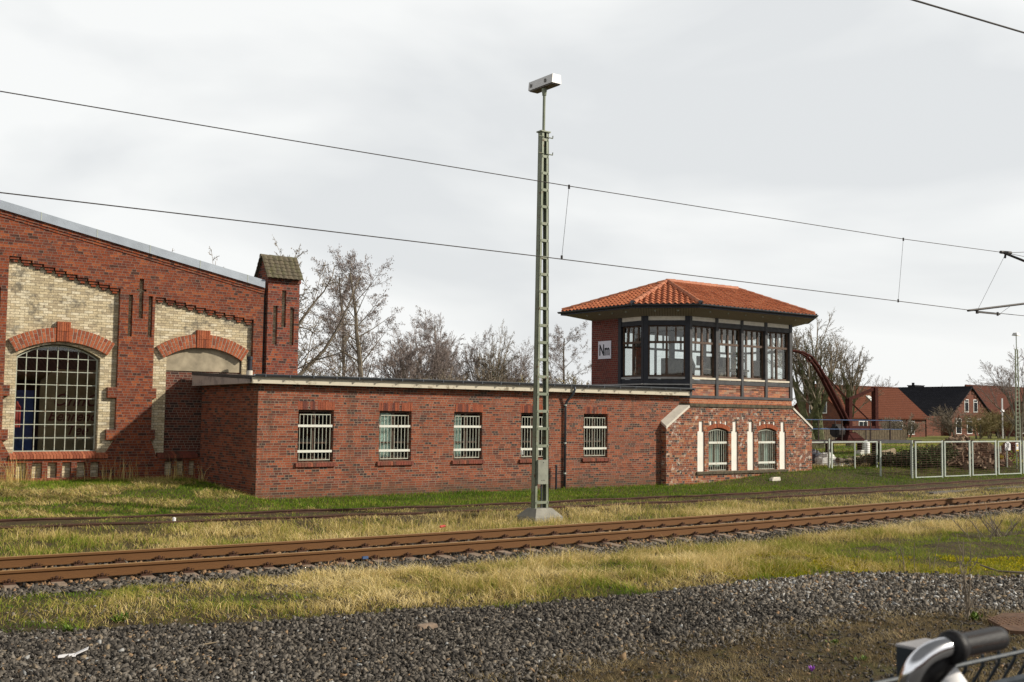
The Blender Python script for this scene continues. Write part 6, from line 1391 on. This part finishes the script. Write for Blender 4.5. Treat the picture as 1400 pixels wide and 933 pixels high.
# --- strip 3: green grass at the foot of the buildings
n=260000; x,y=scat(n,1.5,70,22.8,33.2,1.5); bl=np.where(x<12.28,32.80,np.where(x<27.6,28.54,np.where(x<35.7,28.29,30.5)))
keep=(y>trk2(x)+.10)&(y<bl); x,y,bl=x[keep],y[keep],bl[keep]; n=len(x); big=fbm(x,y,1.3,61); 
nearw=1-sst(.0,.5,bl-y)
strawzone=(x<12.5)*(vn(x,y*1.5,.9,62)>.56)*(y>25.0)
dry=np.clip(.17+(big-.5)*.5+rng.normal(0,.11,n)+.5*strawzone*(rng.random(n)<.8)+.22*(rng.random(n)<.2),0,1)
h=(.04+.09*fbm(x,y,.5,63))*rng.uniform(.5,1.3,n)*(.35+.65*sst(.05,.6,y-trk2(x)))+.10*strawzone*rng.random(n)+.10*nearw*vn(x,y,.7,64)*rng.random(n)+.16*np.exp(-((x-19.1)**2/.5+(y-28.2)**2/.2))*rng.random(n)
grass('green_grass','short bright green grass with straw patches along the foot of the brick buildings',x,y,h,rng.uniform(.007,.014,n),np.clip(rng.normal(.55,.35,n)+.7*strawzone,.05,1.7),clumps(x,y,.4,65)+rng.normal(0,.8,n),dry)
# tall dead stalks by the factory wall
n=260; x=rng.choice([6.6,6.9,7.1,9.9,11.3,12.0,9.3],n)+rng.normal(0,.22,n); y=32.55-np.abs(rng.normal(0,.45,n)); k=(x<12.2); x,y=x[k],y[k]; n=len(x)
grass('dead_stalks','tall pale dead grass stalks against the factory wall foot',x,y,rng.uniform(.25,.85,n),rng.uniform(.008,.013,n),np.clip(rng.normal(.25,.2,n),.02,1),rng.uniform(0,6.28,n),rng.uniform(.6,.95,n))
# --- strip 4: soil corner at lower right, sparse dry grass
n=150000; x,y=scat(n,4.5,19,4.0,9.2); keep=(y<bnd3(x)+.35*(fbm(x,y,.6,71)-.3))&(fbm(x,y,.5,72)+.25*rng.random(n)>.50); x,y=x[keep],y[keep]; n=len(x); dry=np.clip(.62+(fbm(x,y,.7,73)-.5)*1.5+rng.normal(0,.15,n),0,1)
grass('sparse_grass','sparse brownish grass on bare soil at the lower right',x,y,rng.uniform(.02,.11,n)*(.4+fbm(x,y,.4,75)),rng.uniform(.003,.007,n),np.clip(rng.normal(1.2,.4,n),.1,1.7),clumps(x,y,.25,74)+rng.normal(0,.9,n),dry,'dead_grass')
# sparse leaves on the gravel edge and field grass
n=90000; x,y=scat(n,30,110,29,75,.9); keep=~((x<36.5)&(y<33.5)); x,y=x[keep],y[keep]; n=len(x); dry=np.clip(.30+(fbm(x,y*2,7,81)-.5)*1.6+rng.normal(0,.12,n),0,1)
grass('field_grass','olive field grass with straw bands beyond the mesh fence',x,y,rng.uniform(.06,.25,n),rng.uniform(.02,.04,n),np.clip(rng.normal(.5,.3,n),.05,1.4),rng.uniform(0,6.28,n),dry)
# --- moss: low bright cushions
n=90000; x,y=scat(n,12.5,30,9.5,15.2); keep=(y>bnd2(x)+.02)&(y<bnd2(x)+2.4)&(fbm(x,y*1.6,.6,91)*(1+.25*(y<bnd2(x)+1.2))>.52); x,y=x[keep],y[keep]; n=len(x)
grass('moss','yellow-green moss cushions in the grass at the right, by the light gravel',x,y,rng.uniform(.03,.065,n),rng.uniform(.025,.04,n),rng.uniform(.2,1,n),rng.uniform(0,6.28,n),rng.uniform(0,1,n),'moss')
# --- stones
CUBE=np.array([(-1,-1,-1),(1,-1,-1),(1,1,-1),(-1,1,-1),(-1,-1,1),(1,-1,1),(1,1,1),(-1,1,1)],float)
QF=np.array([(0,3,2,1),(4,5,6,7),(0,1,5,4),(1,2,6,5),(2,3,7,6),(3,0,4,7)])
def stones(name,label,x,y,size,tone,sink=.25,mat='gravel',zoff=0):
    n=len(x); V=CUBE[None]*(1+rng.normal(0,.33,(n,8,3))); V*=rng.uniform([.8,.5,.16],[1.4,1.0,.48],(n,3))[:,None,:]; V*=(size/2)[:,None,None]
    # chop the top so stones look faceted
    V[:,4:8,:2]*=rng.uniform(.2,1.05,(n,4,1))
    a=rng.uniform(0,2*np.pi,n);b=rng.normal(0,.75,n);c=rng.normal(0,.75,n)
    def rot(V,i,j,t): ci,si=np.cos(t)[:,None],np.sin(t)[:,None]; p,q=V[:,:,i].copy(),V[:,:,j].copy(); V[:,:,i]=p*ci-q*si; V[:,:,j]=p*si+q*ci
    rot(V,1,2,b);rot(V,0,2,c);rot(V,0,1,a)
    z=gz(x,y)+zoff+size*(.32-sink)+rng.uniform(0,1,n)*size*.35; V+=np.stack([x,y,z],1)[:,None,:]
    L=(np.arange(n)[:,None,None]*8+QF[None]).ravel(); st=np.arange(n*6)*4; return fastmesh(name,V.reshape(-1,3),L,st,np.full(n*6,4),mat,np.repeat(tone,8),label,'gravel')
# dark gravel in the foreground
n=200000; x,y=scat(n,1.6,19,5.2,13.1,.5); keep=(y<bnd2(x)+.12)&(y>bnd3(x)-.25+.5*(rng.random(n)-.5)); 
vis=(x>y*.20-.6)&(x<y*1.75+.8); keep&=vis&((fbm(x,y,.7,21)>.27)|(rng.random(n)<.35)); x,y=x[keep],y[keep]; n=len(x)
light=sst(10.2,12.0,x+.6*(fbm(x,y,.8,22)-.5))*sst(-.2,.5,y-bnd3(x)+ .0)
tone=np.clip(rng.beta(1.2,1.8,n)*.92+.42*light*rng.random(n)+.10*(vn(x,y,1.2,23)-.5),0,1); tone=np.where(rng.random(n)<.012,.97,tone)
stones('gravel','dark grey crushed stone covering the foreground, lighter at the right',x,y,(.017+.043*rng.random(n)**1.8)*(1+.15*light),tone)
# ballast
n=125000; x,y=scat(n,1.4,60,13.9,23,1.8); c=trk1(x)-.7525; keep=(y>bnd1(x)-.15+.15*rng.random(n))&(y<trk1(x)+.50+.1*rng.random(n)); x,y,c=x[keep],y[keep],c[keep]; n=len(x)
outer=y<c-1.15; tone=np.clip(rng.beta(1.3,2.0,n)*.85+np.where(outer,.12,-.06),0,1); brown=(~outer)&(rng.random(n)<.45); tone=np.where(brown,.90,tone)
inb=np.abs(y-c)<1.25
# keep the sleeper tops clear
ss=np.interp(x,Xc,S); ph=np.abs(((ss-(s_at-4*.6+.24)+.3)%.6)-.3); clear=(ph<.125)&(np.abs(y-c)<1.24)&(rng.random(n)<.93); x,y,tone,inb=x[~clear],y[~clear],tone[~clear],inb[~clear]; n=len(x)
stones('ballast','grey crushed stone ballast under and beside the main track',x,y,rng.uniform(.035,.075,n),tone,zoff=np.where(inb,-.012,.0))
n=16000; x,y=scat(n,4.5,18,4.2,9.0); k=y<bnd3(x)+.3; x,y=x[k],y[k]; n=len(x); stones('soil_clods','small brown stones and clods on the bare soil at the lower right',x,y,rng.uniform(.012,.04,n),np.where(rng.random(n)<.08,.88,.8*rng.beta(1.5,3,n)))
n=2200; x,y=scat(n,1.6,14,11.4,15,0); stones('gravel','scattered stones lying in the near grass strip',x,y,rng.uniform(.02,.045,n),rng.beta(2,2.5,n))
# ================================================================== WORLD AND SUN
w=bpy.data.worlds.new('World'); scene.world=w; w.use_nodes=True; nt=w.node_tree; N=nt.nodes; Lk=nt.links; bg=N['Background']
SD=Vector((1.0,-.98,.82)).normalized(); el=math.asin(SD.z); az=math.atan2(SD.x,SD.y)
sky=N.new('ShaderNodeTexSky'); sky.sky_type='NISHITA'; sky.sun_disc=False; sky.sun_elevation=el; sky.sun_rotation=az; sky.air_density=1; sky.dust_density=2.5
tc=N.new('ShaderNodeTexCoord'); mp=N.new('ShaderNodeMapping'); mp.inputs['Scale'].default_value=(1,1,2.6); Lk.new(tc.outputs['Generated'],mp.inputs[0])
no=N.new('ShaderNodeTexNoise'); no.inputs['Scale'].default_value=2.6; no.inputs['Detail'].default_value=5; no.inputs['Roughness'].default_value=.45; no.inputs['Distortion'].default_value=.3; Lk.new(mp.outputs[0],no.inputs['Vector'])
cr_=N.new('ShaderNodeValToRGB'); e=cr_.color_ramp.elements; e[0].position=.36; e[0].color=(8.0,8.2,8.3,1); e[1].position=.54; e[1].color=(9.9,10.0,9.9,1); Lk.new(no.outputs['Fac'],cr_.inputs[0])
mx=N.new('ShaderNodeMix'); mx.data_type='RGBA'; mx.inputs[0].default_value=.94; Lk.new(sky.outputs[0],mx.inputs[6]); Lk.new(cr_.outputs[0],mx.inputs[7]); sx_=N.new('ShaderNodeSeparateXYZ'); Lk.new(tc.outputs['Generated'],sx_.inputs[0]); mr=N.new('ShaderNodeMapRange'); mr.interpolation_type='SMOOTHSTEP'; Lk.new(sx_.outputs[2],mr.inputs[0]); mr.inputs[1].default_value=.38; mr.inputs[2].default_value=.75; mr.inputs[3].default_value=1.0; mr.inputs[4].default_value=.18  # sky dimmed towards the zenith, above the frame, to deepen the shadows
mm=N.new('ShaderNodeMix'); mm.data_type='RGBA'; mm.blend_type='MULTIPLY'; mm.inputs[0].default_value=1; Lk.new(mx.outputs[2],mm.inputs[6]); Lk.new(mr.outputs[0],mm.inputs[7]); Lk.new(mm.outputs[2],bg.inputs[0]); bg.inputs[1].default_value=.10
sl=bpy.data.lights.new('sun','SUN'); sl.energy=4.9; sl.angle=R(1.6); sl.color=(1,.92,.79); so=bpy.data.objects.new('sun',sl); COL.objects.link(so); so.rotation_euler=(-SD).to_track_quat('-Z','Y').to_euler(); so.location=(20,-20,40)
scene.view_settings.view_transform='Standard'; scene.view_settings.look='None'; scene.view_settings.exposure=0; scene.view_settings.gamma=1
scene.render.engine='CYCLES'; scene.cycles.max_bounces=6; scene.cycles.transparent_max_bounces=16; scene.cycles.use_denoising=True
scene.render.resolution_x=1024; scene.render.resolution_y=682
